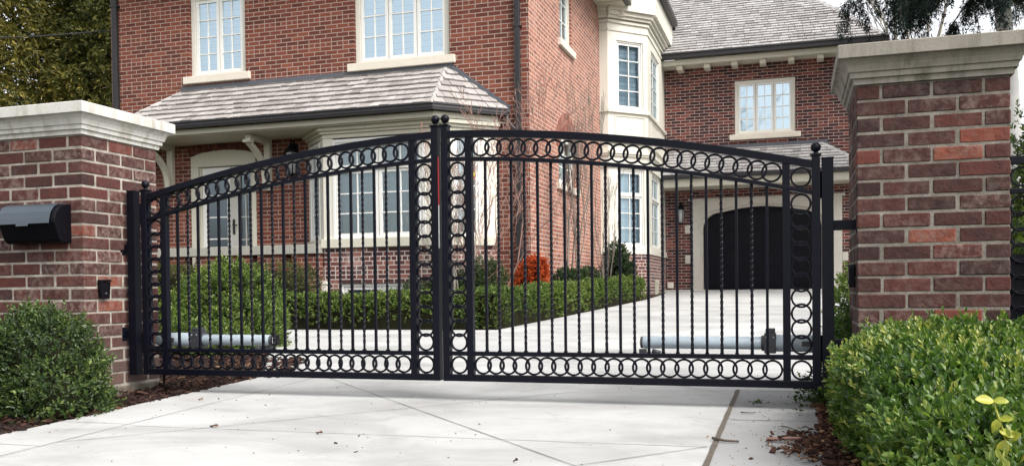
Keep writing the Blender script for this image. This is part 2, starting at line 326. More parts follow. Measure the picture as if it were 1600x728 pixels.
# ------------------------------------------------------------------ mesh helpers
class MB:
    def __init__(s):
        s.v = []; s.f = []; s.uv = []; s.tone = []; s.mi = []; s.cur = 0.5; s.m = 0; s.smooth = []
    def quad(s, pts, uv=None, smooth=False):
        i = len(s.v); s.v += [tuple(p) for p in pts]
        s.f.append(tuple(range(i, i+len(pts))))
        s.uv.append(uv if uv else [(0, 0)]*len(pts)); s.tone.append(s.cur); s.mi.append(s.m); s.smooth.append(smooth)
    def addfaces(s, verts, faces, uvs=None, smooth=False):
        i = len(s.v); s.v += [tuple(p) for p in verts]
        for k, f in enumerate(faces):
            s.f.append(tuple(i+a for a in f)); s.uv.append(uvs[k] if uvs else [(0, 0)]*len(f)); s.tone.append(s.cur); s.mi.append(s.m); s.smooth.append(smooth)
    def hexa(s, p):   # 8 corners: bottom 4 ccw, top 4 ccw
        s.addfaces(p, [(3, 2, 1, 0), (4, 5, 6, 7), (0, 1, 5, 4), (1, 2, 6, 5), (2, 3, 7, 6), (3, 0, 4, 7)])
    def box(s, x0, x1, y0, y1, z0, z1):
        s.hexa([(x0, y0, z0), (x1, y0, z0), (x1, y1, z0), (x0, y1, z0), (x0, y0, z1), (x1, y0, z1), (x1, y1, z1), (x0, y1, z1)])
    def fbox(s, F, u0, u1, z0, z1, n0, n1, uvm=False):
        P = [F(u0, z0, n1), F(u1, z0, n1), F(u1, z0, n0), F(u0, z0, n0), F(u0, z1, n1), F(u1, z1, n1), F(u1, z1, n0), F(u0, z1, n0)]
        uvs = None
        if uvm:
            d_ = n1-n0
            uvs = [[(u0, 0), (u0+.01, 0), (u0, .01), (u0, 0)], [(u0, 0)]*4,
                   [(u0, z0), (u1, z0), (u1, z1), (u0, z1)], [(u1, z0), (u1+d_, z0), (u1+d_, z1), (u1, z1)],
                   [(u1, z0), (u0, z0), (u0, z1), (u1, z1)], [(u0-d_, z0), (u0, z0), (u0, z1), (u0-d_, z1)]]
        s.addfaces(P, [(3, 2, 1, 0), (4, 5, 6, 7), (0, 1, 5, 4), (1, 2, 6, 5), (2, 3, 7, 6), (3, 0, 4, 7)], uvs)
    def prism(s, F, poly, n0, n1):        # poly in (u, z)
        k = len(poly)
        a = [F(u, z, n1) for u, z in poly]; b = [F(u, z, n0) for u, z in poly]
        s.addfaces(a+b, [tuple(range(k))] + [tuple(reversed(range(k, 2*k)))] + [(i, k+i, k+(i+1) % k, (i+1) % k) for i in range(k)])
    def loftrect(s, x0, x1, y0, y1, prof):   # prof: list of (offset, z)
        rings = []
        for o, z in prof:
            rings.append([(x0-o, y0-o, z), (x1+o, y0-o, z), (x1+o, y1+o, z), (x0-o, y1+o, z)])
        vs = [p for r in rings for p in r]; fs = [(3, 2, 1, 0)]
        for i in range(len(rings)-1):
            for j in range(4):
                a, b = i*4+j, i*4+(j+1) % 4
                fs.append((a, b, b+4, a+4))
        n = (len(rings)-1)*4; fs.append((n, n+1, n+2, n+3))
        s.addfaces(vs, fs)
    def tube(s, pts, rad, sides=8, cap=True, smooth=True):
        pts = [Vector(p) for p in pts]
        if not hasattr(rad, '__len__'): rad = [rad]*len(pts)
        vs = []; fs = []
        prev = None
        for i, p in enumerate(pts):
            a = pts[max(0, i-1)]; b = pts[min(len(pts)-1, i+1)]
            t = (b-a); t = t.normalized() if t.length > 1e-9 else Vector((0, 0, 1))
            if prev is None:
                r = t.orthogonal().normalized()
            else:
                r = (prev - t*prev.dot(t)); r = r.normalized() if r.length > 1e-6 else t.orthogonal().normalized()
            prev = r; q = t.cross(r)
            for j in range(sides):
                an = 2*PI*j/sides
                vs.append(p + (r*math.cos(an)+q*math.sin(an))*rad[i])
        for i in range(len(pts)-1):
            for j in range(sides):
                a, b = i*sides+j, i*sides+(j+1) % sides
                fs.append((a, b, b+sides, a+sides))
        if cap:
            fs.append(tuple(reversed(range(sides)))); n = (len(pts)-1)*sides; fs.append(tuple(range(n, n+sides)))
        s.addfaces(vs, fs, None, smooth)
    def lathe(s, base, prof, sides=20, axis='Z'):   # prof: (r, h)
        vs = []; fs = []
        for r, h in prof:
            for j in range(sides):
                a = 2*PI*j/sides
                if axis == 'Z': vs.append((base[0]+r*math.cos(a), base[1]+r*math.sin(a), base[2]+h))
                elif axis == 'X': vs.append((base[0]+h, base[1]+r*math.cos(a), base[2]+r*math.sin(a)))
                else: vs.append((base[0]+r*math.sin(a), base[1]+h, base[2]+r*math.cos(a)))
        for i in range(len(prof)-1):
            for j in range(sides):
                a, b = i*sides+j, i*sides+(j+1) % sides
                fs.append((a, b, b+sides, a+sides))
        fs.append(tuple(reversed(range(sides)))); n = (len(prof)-1)*sides; fs.append(tuple(range(n, n+sides)))
        s.addfaces(vs, fs, None, True)
    def build(s, name, mats, parent=None, bevel=0.0):
        me = bpy.data.meshes.new(name); me.from_pydata(s.v, [], s.f)
        uvl = me.uv_layers.new(name='UVMap')
        flat = [c for f in s.uv for uv in f for c in uv]
        uvl.data.foreach_set('uv', flat)
        at = me.attributes.new('tone', 'FLOAT', 'FACE'); at.data.foreach_set('value', s.tone)
        me.polygons.foreach_set('material_index', s.mi); me.polygons.foreach_set('use_smooth', s.smooth)
        for m_ in (mats if isinstance(mats, (list, tuple)) else [mats]): me.materials.append(M[m_])
        me.update()
        o = link(name, me, parent)
        if bevel:
            b = o.modifiers.new('bevel', 'BEVEL'); b.width = bevel; b.segments = 2; b.limit_method = 'ANGLE'; b.angle_limit = math.radians(40)
        return o

def link(name, data, parent=None):
    o = bpy.data.objects.new(name, data); COL.objects.link(o)
    if parent is not None:
        o.parent = parent
        o.matrix_parent_inverse = parent.matrix_world.inverted() if parent.matrix_world else Matrix()
    return o
def thing(name, label, cat, loc, group=None):
    o = bpy.data.objects.new(name, None); COL.objects.link(o); o.location = loc; o.empty_display_size = 0.2
    o.matrix_world = Matrix.Translation(loc)
    tag(o, label, cat, group); return o
def tag(o, label=None, cat=None, group=None, kind=None):
    if label: o['label'] = label
    if cat: o['category'] = cat
    if group: o['group'] = group
    if kind: o['kind'] = kind
    return o
def dup(o, parent, loc=None, name=None):
    c = o.copy(); COL.objects.link(c); c.parent = parent
    return c

def Fr(ox, oy, ux, uy):
    L_ = math.hypot(ux, uy); ux /= L_; uy /= L_; nx, ny = uy, -ux
    return lambda u, z, n: (ox+u*ux+n*nx, oy+u*uy+n*ny, z)

def ground_z(y): return 0.03*(max(-2.0, min(y, 22.0))-4.4)

# ------------------------------------------------------------------ ground
def build_ground():
    mb = MB(); ys = [-300, -60, -2, 5, 12, 22, 60, 300]; xs = [-300, -60, -14, -4, 2, 12, 60, 300]
    for i in range(len(xs)-1):
        for j in range(len(ys)-1):
            a, b, c, d_ = xs[i], xs[i+1], ys[j], ys[j+1]
            off = -0.035
            mb.quad([(a, c, ground_z(c)+off), (b, c, ground_z(c)+off), (b, d_, ground_z(d_)+off), (a, d_, ground_z(d_)+off)])
    tag(mb.build('ground', 'lawn'), kind='structure')
    def plane(poly, off):
        return [(x, y, 0.03*(y-4.4)+off) for x, y in poly]
    def slab(name, poly, off, mat, parent=None, th=0.12):
        m_ = MB(); top = plane(poly, off); bot = [(x, y, z-th) for x, y, z in top]; k = len(poly)
        m_.addfaces(top+bot, [tuple(range(k)), tuple(reversed(range(k, 2*k)))] + [(i, k+i, k+(i+1) % k, (i+1) % k) for i in range(k)])
        return m_.build(name, mat, parent)
    left = [(-3.28, -2), (-3.28, 5.0), (-3.9, 6.05), (-4.7, 7.3), (-5.7, 8.96), (-3.0, 9.02), (-2.85, 11.2), (-2.56, 16.3), (-2.6, 19), (-2.85, 21.45)]
    drive = [(-0.29, -2)] + [(-0.29, 4.9), (0.115, 4.92), (0.45, 6), (1.6, 9), (3.2, 15), (3.6, 21.45)] + list(reversed(left))
    dr = tag(slab('driveway', drive, 0.0, 'concrete'), kind='structure')
    slab2 = tag(slab('driveway_border', [(-0.279, -2), (0.115, -2), (0.115, 4.9), (-0.279, 4.9)], 0.0, 'concrete_grey'), kind='structure')
    def strip(x0, y0, x1, y1, w, mat, parent, off=0.0025):
        dx, dy = x1-x0, y1-y0; L_ = math.hypot(dx, dy); nx, ny = -dy/L_*w/2, dx/L_*w/2
        m_ = MB(); n = max(1, int(L_/0.12)); rnd = random.Random(int(x0*100+y0*17))
        for i in range(n):
            a, b = i/n, (i+1)/n
            wa = 1+0.25*math.sin(i*1.7); wb = 1+0.25*math.sin((i+1)*1.7)
            P = [(x0+dx*a+nx*wa, y0+dy*a+ny*wa), (x0+dx*a-nx*wa, y0+dy*a-ny*wa), (x0+dx*b-nx*wb, y0+dy*b-ny*wb), (x0+dx*b+nx*wb, y0+dy*b+ny*wb)]
            m_.quad([(x, y, 0.03*(y-4.4)+off) for x, y in P])
        return m_.build('control_joint', mat, parent)
    strip(-2.89, -2, -2.89, 5.6, 0.0042, 'joint', dr)
    strip(-2.89, 5.12, -0.31, 2.57, 0.0042, 'joint', dr, 0.003)
    strip(-2.88, 2.93, -0.31, 5.49, 0.0042, 'joint', dr, 0.0035)
    strip(-1.6, 2.07, -0.31, 3.38, 0.0042, 'joint', dr, 0.0035)
    strip(-2.2, 6.6, -0.31, 4.71, 0.0038, 'joint', dr, 0.003)
    strip(-2.9, 5.3, 2.0, 10.2, 0.0042, 'joint', dr, 0.0035)
    strip(-3.0, 9.4, 0.6, 5.9, 0.0042, 'joint', dr, 0.003)
    strip(-2.8, 12.5, 1.6, 8.3, 0.0042, 'joint', dr, 0.003)
    strip(-2.8, 14.5, 2.6, 14.6, 0.0042, 'joint', dr, 0.003)
    strip(-2.85, 3.33, -0.31, 3.38, 0.005, 'joint_faint', dr, 0.0020)
    strip(-3.27, 3.36, -2.9, 3.36, 0.006, 'joint_faint', dr); strip(-3.27, 2.86, -2.9, 2.86, 0.006, 'joint_faint', dr); strip(-3.27, 4.4, -2.9, 4.4, 0.006, 'joint_faint', dr)
    strip(-0.265, 4.45, 0.11, 4.46, 0.006, 'joint', slab2); strip(-0.265, 3.98, 0.11, 4.0, 0.006, 'joint', slab2)
    m_ = MB(); m_.cur = .3
    n = 60
    for i in range(n):
        y0, y1 = -2+6.9*i/n, -2+6.9*(i+1)/n
        a = 0.0012*math.sin(i*2.1); b = 0.0012*math.sin((i+1)*2.1)
        m_.quad([(-0.295+a, y0, 0.03*(y0-4.4)+.004), (-0.274-a, y0, 0.03*(y0-4.4)+.004), (-0.274-b, y1, 0.03*(y1-4.4)+.004), (-0.295+b, y1, 0.03*(y1-4.4)+.004)])
    m_.build('expansion_joint', 'joint_wide', dr)
    # planting beds
    for nm, poly in (('planting_bed', [(-9, 1.0), (-3.285, 1.0), (-3.285, 5.0), (-3.91, 6.05), (-4.71, 7.3), (-5.72, 8.98), (-5.72, 9.0), (-12, 9.0)]),
                     ('planting_bed', [(0.12, 0.5), (3.5, 0.5), (3.5, 9), (1.61, 9), (0.46, 6), (0.12, 4.92)]),
                     ('planting_bed', [(-12, 9.04), (-3.01, 9.04), (-2.57, 16.3), (-2.61, 19), (-3.9, 19), (-3.9, 12.9), (-12, 12.9)])):
        tag(slab(nm, poly, -0.012, 'soil', th=0.06), kind='structure')
build_ground()

def scatter_chips(name, mat, n, region, zoff, size, label=None, seed=1, kind='stuff', ztop=0.02):
    r = random.Random(seed); mb = MB()
    for i in range(n):
        x, y = region(r)
        s_ = size*r.uniform(0.4, 1.6); a = r.uniform(0, PI); t = r.uniform(-.5, .5); s_ *= (2.2 if r.random() < .05 else 1); w = s_*r.uniform(.22, .6); h = s_*r.uniform(.12, .3)
        c = Vector((x, y, 0.03*(y-4.4)+zoff+r.uniform(0, ztop)))
        R_ = Matrix.Rotation(a, 3, 'Z') @ Matrix.Rotation(t, 3, 'Y') @ Matrix.Rotation(r.uniform(-.6, .6), 3, 'X')
        P = [c + R_ @ Vector(q) for q in [(-s_, -w, -h), (s_, -w*.6, -h), (s_*.9, w, -h), (-s_*.8, w*.8, -h), (-s_, -w, h), (s_*.9, -w*.6, h), (s_, w*.7, h), (-s_*.9, w, h)]]
        mb.cur = r.random()**1.3; mb.hexa(P)
    return tag(mb.build(name, mat), kind=kind)

def reg_left(r):
    while True:
        y = r.uniform(2.0, 6.6); e = -3.28 if y < 5 else -3.28-(y-5)*.6
        x = r.uniform(-5.2, e+0.02)
        if r.random() < math.exp((x-e)*0.9): return x, y
scatter_chips('bark_mulch', 'chips', 5200, reg_left, -0.008, 0.013, seed=3)
def reg_left2(r):
    y = r.uniform(5.0, 6.0); return r.uniform(-3.9, -3.1-(y-5)*.4), y
scatter_chips('bark_mulch', 'chips', 400, reg_left2, 0.0, 0.016, seed=6)
def reg_right(r):
    y = 1.6+2.9*r.random(); return 0.10+0.22*r.random()**1.2, y
scatter_chips('red_bark_mulch', 'red_chips', 2600, reg_right, -0.004, 0.011, seed=4)
def reg_spill(r):
    while True:
        y = r.gauss(3.45, 0.16); x = 0.15-abs(r.gauss(0, 0.10))
        if x > -0.10 and 2.8 < y < 3.9 and abs(y-3.45) < 0.1+0.25*(x+.13)/.27+0.05: return x, y
scatter_chips('red_bark_mulch', 'red_chips', 750, reg_spill, 0.004, 0.0075, seed=5, ztop=0.022)
def reg_grit(r):
    return r.uniform(-3.2, 0.1), r.uniform(2.4, 5.6)
scatter_chips('grit', 'debris', 240, reg_grit, 0.003, 0.0026, seed=8, ztop=0.001)
def reg_grit2(r):
    return r.uniform(-0.26, 0.11), r.uniform(2.6, 4.8)
scatter_chips('grit', 'debris', 170, reg_grit2, 0.003, 0.003, seed=9, ztop=0.001)

# ------------------------------------------------------------------ foliage
def leaf_mesh(name, C_, D, N, Ln, W, tone, mat, parent=None, fold=0.25, simple_leaf=False):
    """C_ base points, D unit direction, N approx normal, Ln lengths, W widths (numpy)."""
    n = len(C_)
    D = D/np.linalg.norm(D, axis=1, keepdims=True)
    Sd = np.cross(D, N); Sd /= (np.linalg.norm(Sd, axis=1, keepdims=True)+1e-9)
    Nn = np.cross(Sd, D)
    Ln = Ln[:, None]; W = W[:, None]
    if simple_leaf:
        V = np.stack([C_, C_+D*Ln*.45+Sd*W*.5, C_+D*Ln, C_+D*Ln*.45-Sd*W*.5], 1)
        k = 4; faces = np.array([[0, 1, 2, 3]])
    else:
        up = Nn*W*fold
        V = np.stack([C_, C_+D*Ln*.32+Sd*W*.5+up, C_+D*Ln*.72+Sd*W*.42+up, C_+D*Ln-Nn*Ln*.05, C_+D*Ln*.72-Sd*W*.42+up, C_+D*Ln*.32-Sd*W*.5+up], 1)
        k = 6; faces = np.array([[0, 1, 2, 3], [0, 3, 4, 5]])
    V = V.reshape(-1, 3)
    Fc = (np.arange(n)[:, None, None]*k + faces[None]).reshape(-1, 4)
    me = bpy.data.meshes.new(name)
    me.vertices.add(len(V)); me.vertices.foreach_set('co', V.astype(np.float32).ravel())
    me.loops.add(Fc.size); me.loops.foreach_set('vertex_index', Fc.astype(np.int32).ravel())
    me.polygons.add(len(Fc)); me.polygons.foreach_set('loop_start', (np.arange(len(Fc))*4).astype(np.int32))
    try: me.polygons.foreach_set('loop_total', np.full(len(Fc), 4, np.int32))
    except Exception: pass
    me.update(calc_edges=True); me.validate()
    at = me.attributes.new('tone', 'FLOAT', 'FACE'); at.data.foreach_set('value', np.repeat(tone, len(faces)).astype(np.float32))
    me.materials.append(M[mat])
    return link(name, me, parent)

def unit(a): return a/(np.linalg.norm(a, axis=1, keepdims=True)+1e-9)
def lump(P, seed=0, s=1.0):
    r = np.random.default_rng(seed); out = np.zeros(len(P))
    for k in range(7):
        w = r.normal(size=3)*s*(1.0+k*0.55); out += np.sin(P@w + r.uniform(0, 6.28))/(1+k*0.45)
    return out/3.0

def sprigs(name, P, N, stem, K, leaf, mat, parent, seed=0, up=0.35, spread=0.6, tone_seed=1, tone_scale=2.5, wl=0.5, simple_leaf=False, tbase=0.45):
    """P surface points, N outward normals; each sprig is a short stem carrying K leaves"""
    r = np.random.default_rng(seed); n = len(P)
    D = unit(N + np.array([0, 0, up]) + r.normal(size=(n, 3))*spread)
    st = stem*r.uniform(.5, 1.4, n)
    t = (np.arange(K)+.5)/K
    base = P[:, None, :] + D[:, None, :]*(st[:, None, None]*(t[None, :, None]-0.35))
    ref = unit(r.normal(size=(n, 3))); A = unit(np.cross(D, ref)); B = np.cross(D, A)
    ang = np.arange(K)*2.4 + r.uniform(0, 6.28, (n, 1)) + r.normal(0, .3, (n, K))
    rad = A[:, None, :]*np.cos(ang)[..., None] + B[:, None, :]*np.sin(ang)[..., None]
    ld = D[:, None, :]*(0.35+0.75*t[None, :, None]) + rad*(0.95-0.45*t[None, :, None])
    nn = D[:, None, :] - rad*0.4 + r.normal(size=(n, K, 3))*.15
    base = base.reshape(-1, 3); ld = unit(ld.reshape(-1, 3)); nn = nn.reshape(-1, 3)
    sz = leaf*r.uniform(.65, 1.25, n*K)*np.repeat(r.uniform(.85, 1.15, n), K)
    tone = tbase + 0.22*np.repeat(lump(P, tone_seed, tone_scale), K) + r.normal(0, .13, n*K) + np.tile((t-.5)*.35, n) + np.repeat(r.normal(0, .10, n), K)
    return leaf_mesh(name, base, ld, nn, sz, sz*wl*r.uniform(.85, 1.15, n*K), np.clip(tone, 0, 1), mat, parent, simple_leaf=simple_leaf)

def blob_points(blobs, dens, seed=0, e=1.0, zmin=None, rough=0.08):
    """points on a union of superellipsoid blobs (cx,cy,cz,rx,ry,rz)"""
    r = np.random.default_rng(seed); PP = []; NN = []
    for bi, (cx, cy, cz, rx, ry, rz) in enumerate(blobs):
        area = 4*PI*((rx*ry)**1.6/3+(rx*rz)**1.6/3+(ry*rz)**1.6/3)**(1/1.6)
        n = int(area*dens)
        d_ = unit(r.normal(size=(n, 3)))
        q = np.sign(d_)*np.abs(d_)**e; q /= (np.abs(q)**(2/e)).sum(1, keepdims=True)**(e/2)
        p = q*np.array([rx, ry, rz])
        k = 1 + rough*lump(p+bi*3.1, bi+5, 3.0/max(rx, .2)) + r.normal(0, rough*.35, n) - np.abs(r.normal(0, rough*.5, n))
        P = p*k[:, None] + np.array([cx, cy, cz])
        N = unit(p/np.array([rx, ry, rz])**2)
        keep = np.ones(n, bool)
        for bj, b in enumerate(blobs):
            if bj == bi: continue
            qq = (P-np.array(b[:3]))/np.array(b[3:])
            keep &= (np.abs(qq)**(2/e)).sum(1) > 0.72
        if zmin is not None: keep &= P[:, 2] > zmin
        PP.append(P[keep]); NN.append(N[keep])
    return np.vstack(PP), np.vstack(NN)

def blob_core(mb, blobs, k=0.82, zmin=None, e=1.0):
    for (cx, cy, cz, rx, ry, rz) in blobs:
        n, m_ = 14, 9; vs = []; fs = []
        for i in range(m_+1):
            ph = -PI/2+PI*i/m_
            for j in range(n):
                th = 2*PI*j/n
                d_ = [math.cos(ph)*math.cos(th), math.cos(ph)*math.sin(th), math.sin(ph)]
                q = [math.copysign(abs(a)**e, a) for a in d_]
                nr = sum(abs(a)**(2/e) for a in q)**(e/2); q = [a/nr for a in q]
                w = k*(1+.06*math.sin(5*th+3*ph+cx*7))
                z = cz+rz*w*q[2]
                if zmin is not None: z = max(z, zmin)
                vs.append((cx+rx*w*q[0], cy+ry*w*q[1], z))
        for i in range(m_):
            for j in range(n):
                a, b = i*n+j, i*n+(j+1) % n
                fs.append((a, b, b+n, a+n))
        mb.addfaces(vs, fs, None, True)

def shrub(name, label, cat, blobs, dens, stem, K, leaf, mat, seed=0, e=1.0, rough=0.08, group=None, corek=0.8, zmin=None, **kw):
    c = np.array(blobs); base = (float(c[:, 0].mean()), float(c[:, 1].mean()), ground_z(float(c[:, 1].mean())))
    if zmin is None: zmin = base[2]-0.03
    t = thing(name, label, cat, base, group)
    P, N = blob_points(blobs, dens, seed, e, zmin, rough)
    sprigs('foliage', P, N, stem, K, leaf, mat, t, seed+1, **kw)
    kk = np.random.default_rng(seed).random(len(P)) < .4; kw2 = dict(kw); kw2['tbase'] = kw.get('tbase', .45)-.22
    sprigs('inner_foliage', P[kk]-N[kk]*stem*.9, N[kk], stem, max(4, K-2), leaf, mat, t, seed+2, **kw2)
    mb = MB(); blob_core(mb, blobs, corek*.84, zmin, e); mb.build('branches', 'core', t)  # closed dark lumps added inside the leaves to stop light passing
    return t

def branch(mb, p, d_, L_, r_, depth, rnd, spread=0.5, up=0.1, kids=3, shrink=0.72, nseg=4, wob=0.12, sides=5, minr=0.002):
    pts = [p.copy()]; rr = [r_]; d_ = d_.normalized()
    for i in range(nseg):
        d_ = (d_ + Vector((rnd.gauss(0, wob), rnd.gauss(0, wob), rnd.gauss(0, wob)+up*.3))).normalized()
        p = p + d_*(L_/nseg); pts.append(p.copy()); rr.append(max(minr, r_*(1-(i+1)/nseg*0.45)))
    mb.tube(pts, rr, sides if depth > 1 else 4, cap=False)
    if depth <= 0: return
    for k in range(kids):
        j = rnd.randint(1, nseg) if k else nseg
        a = Vector((rnd.gauss(0, 1), rnd.gauss(0, 1), rnd.gauss(0, 1))).normalized()
        nd = (d_ + a*spread + Vector((0, 0, up))).normalized()
        branch(mb, pts[j], nd, L_*shrink*rnd.uniform(.75, 1.15), max(minr, rr[j]*0.68), depth-1, rnd, spread, up, kids, shrink, max(3, nseg-1), wob, sides, minr)

# ------------------------------------------------------------------ windows
def window(house, F, u0, u1, z0, z1, units, cols, rows, glassm='glass', back='blind', sill=True, casing=0.085, rec=0.09, sill_h=0.125, sill_out=0.06,
           transom=None, mat='frame_white', sill_ext=0.10, casing_mat='cream_white', sash=0.05, mun=0.018, label=None, room=.55, backd=0.05):
    """u0..u1,z0..z1: outer casing rectangle; transom: height share (from top) for a top light"""
    mb = MB(); c = casing
    n0, n1 = -rec-0.05, -rec+0.03
    mb.fbox(F, u0, u0+c, z0, z1, n0, n1); mb.fbox(F, u1-c, u1, z0, z1, n0, n1)
    mb.fbox(F, u0+c, u1-c, z1-c, z1, n0, n1-.002)
    mb.fbox(F, u0+c, u1-c, z0, z0+c*.6, n0, n1-.002)
    w = mb.build('window', casing_mat, house, bevel=0.006)
    if label: w['label'] = label
    iu0, iu1, iz0, iz1 = u0+c, u1-c, z0+c*.6, z1-c
    uw = (iu1-iu0)/units; s_ = sash
    for i in range(units):
        a, b = iu0+i*uw+0.006, iu0+(i+1)*uw-0.006
        segs = [(iz0, iz1, rows)]
        if transom: zt = iz1-transom; segs = [(iz0, zt-.03, rows), (zt+.0, iz1, 1)]
        sb = MB(); pb = MB()
        for (p, q, rw) in segs:
            m0, m1 = -rec-0.035, -rec+0.012
            sb.fbox(F, a, a+s_, p, q, m0, m1); sb.fbox(F, b-s_, b, p, q, m0, m1)
            sb.fbox(F, a+s_, b-s_, p, p+s_, m0, m1-.002); sb.fbox(F, a+s_, b-s_, q-s_, q, m0, m1-.002)
            ga, gb, gp, gq = a+s_, b-s_, p+s_, q-s_
            for k in range(1, cols):
                x = ga+(gb-ga)*k/cols; sb.fbox(F, x-mun/2, x+mun/2, gp, gq, m0+.012, m1-.006)
            for k in range(1, rw):
                z = gp+(gq-gp)*k/rw; sb.fbox(F, ga, gb, z-mun/2, z+mun/2, m0+.014, m1-.009)
            pb.quad([F(ga-.005, gp-.005, -rec-.012), F(gb+.005, gp-.005, -rec-.012), F(gb+.005, gq+.005, -rec-.012), F(ga-.005, gq+.005, -rec-.012)])
        if transom:
            sb.fbox(F, a-.006, b+.006, iz1-transom-.03, iz1-transom, n0, n1+.006)
        sb.build('sash', mat, w); pb.build('pane', glassm, w)
    bb = MB(); bn = -rec-0.06-backd
    if back == 'curtain':
        n = int((iu1-iu0)/0.012); prev = None
        for k in range(n+1):
            u = iu0+(iu1-iu0)*k/n; dn = bn+0.018*math.sin(u*62)+0.010*math.sin(u*27+1)
            if prev: bb.quad([F(prev[0], iz0-.05, prev[1]), F(u, iz0-.05, dn), F(u, iz1+.05, dn), F(prev[0], iz1+.05, prev[1])], smooth=True)
            prev = (u, dn)
        bb.build('curtain', 'curtain', w)
        bb = MB()
    elif back in ('blind', 'blue_blind'):
        n = max(1, int((iz1-iz0)/0.09))
        for k in range(n):
            a = iz0-.02+(iz1-iz0+.04)*k/n; b = iz0-.02+(iz1-iz0+.04)*(k+1)/n
            bb.quad([F(iu0, a, bn+.012), F(iu1, a, bn+.012), F(iu1, b, bn), F(iu0, b, bn)])
        bb.build('blind', back, w); bb = MB()
    # room behind the glass (back, sides, floor, ceiling)
    q = -rec-room
    bb.quad([F(u0, z0, q), F(u1, z0, q), F(u1, z1, q), F(u0, z1, q)])
    bb.quad([F(u0, z0, n0), F(u0, z0, q), F(u0, z1, q), F(u0, z1, n0)]); bb.quad([F(u1, z0, q), F(u1, z0, n0), F(u1, z1, n0), F(u1, z1, q)])
    bb.quad([F(u0, z0, n0), F(u1, z0, n0), F(u1, z0, q), F(u0, z0, q)]); bb.quad([F(u0, z1, q), F(u1, z1, q), F(u1, z1, n0), F(u0, z1, n0)])
    bb.build('interior', 'interior', w)
    if sill:
        sb = MB(); sb.fbox(F, u0-sill_ext, u1+sill_ext, z0-sill_h, z0-.001, -rec-.04, sill_out); sb.build('sill', 'sill', w, bevel=0.008)
    return w

def wall_panels(mb, F, u0, u1, z0, z1, holes, reveal=0.16):
    us = sorted({u0, u1, *[h[0] for h in holes], *[h[1] for h in holes]}); zs = sorted({z0, z1, *[h[2] for h in holes], *[h[3] for h in holes]})
    us = [u for u in us if u0 <= u <= u1]; zs = [z for z in zs if z0 <= z <= z1]
    for i in range(len(us)-1):
        for j in range(len(zs)-1):
            cu, cz = (us[i]+us[i+1])/2, (zs[j]+zs[j+1])/2
            if any(h[0] < cu < h[1] and h[2] < cz < h[3] for h in holes): continue
            a, b, c, d_ = us[i], us[i+1], zs[j], zs[j+1]
            mb.quad([F(a, c, 0), F(b, c, 0), F(b, d_, 0), F(a, d_, 0)], [(a, c), (b, c), (b, d_), (a, d_)])
    for (a, b, c, d_) in holes:
        r_ = -reveal
        mb.quad([F(a, c, r_), F(a, c, 0), F(a, d_, 0), F(a, d_, r_)], [(a+r_, c), (a, c), (a, d_), (a+r_, d_)])
        mb.quad([F(b, c, 0), F(b, c, r_), F(b, d_, r_), F(b, d_, 0)], [(b, c), (b-r_, c), (b-r_, d_), (b, d_)])
        mb.quad([F(a, d_, 0), F(b, d_, 0), F(b, d_, r_), F(a, d_, r_)], [(a, d_), (b, d_), (b, d_+.16), (a, d_+.16)])
        mb.quad([F(a, c, r_), F(b, c, r_), F(b, c, 0), F(a, c, 0)], [(a, c), (b, c), (b, c+.1), (a, c+.1)])

def shingles(mb, e0, e1, t0, t1, expo, wr=(0.09, 0.2), th=0.014, seed=0, tbias=0.0, uneven=0.012, overlap=1.35):
    e0, e1, t0, t1 = map(Vector, (e0, e1, t0, t1)); r = random.Random(seed)
    mid = ((e0+e1)/2, (t0+t1)/2); S_ = (mid[1]-mid[0]).length; ud = (e1-e0).normalized()
    sl = (mid[1]-mid[0]); sl = (sl-ud*sl.dot(ud)); H_ = sl.length; sd = sl.normalized(); nn = ud.cross(sd).normalized()
    rows = int(math.ceil(H_/expo)); U = lambda p: (p-e0).dot(ud)
    for i in range(rows):
        s0 = i*expo; s1 = min(H_, s0+expo*overlap); f = (s0+expo*.5)/H_; f = min(1, f)
        a = U(t0)*f; b = U(e1)+(U(t1)-U(e1))*f
        rt = r.uniform(-.06, .06)
        u = a
        while u < b-0.01:
            w = r.uniform(*wr); v = min(u+w, b)
            if b-v < 0.04: v = b
            dn = r.uniform(0, 0.4)*th; ds = r.uniform(-1, 1)*uneven
            mb.cur = min(1, max(0, 0.5+rt+tbias+r.gauss(0, .23)))
            lo, hi = th*1.4+dn, 0.002+dn*.3
            g = 0.004
            P = []
            for (uu, ss, h0) in ((u+g, s0+ds, 0), (v-g, s0+ds+r.uniform(-.3, .3)*uneven, 0), (v-g, s1, 0), (u+g, s1, 0), (u+g, s0+ds, lo), (v-g, s0+ds, lo), (v-g, s1, hi), (u+g, s1, hi)):
                P.append(e0+ud*uu+sd*ss+nn*h0)
            ou = r.uniform(0, 30)
            mb.addfaces(P, [(4, 5, 6, 7), (0, 1, 5, 4), (1, 2, 6, 5), (3, 0, 4, 7)], [[(ou+u, 0), (ou+v, 0), (ou+v, .2), (ou+u, .2)]]*4)
            u = v
    # roof deck under the shingles
    mb.cur = 0.0
    mb.quad([e0-nn*.004, e1-nn*.004, t1-nn*.004, t0-nn*.004])

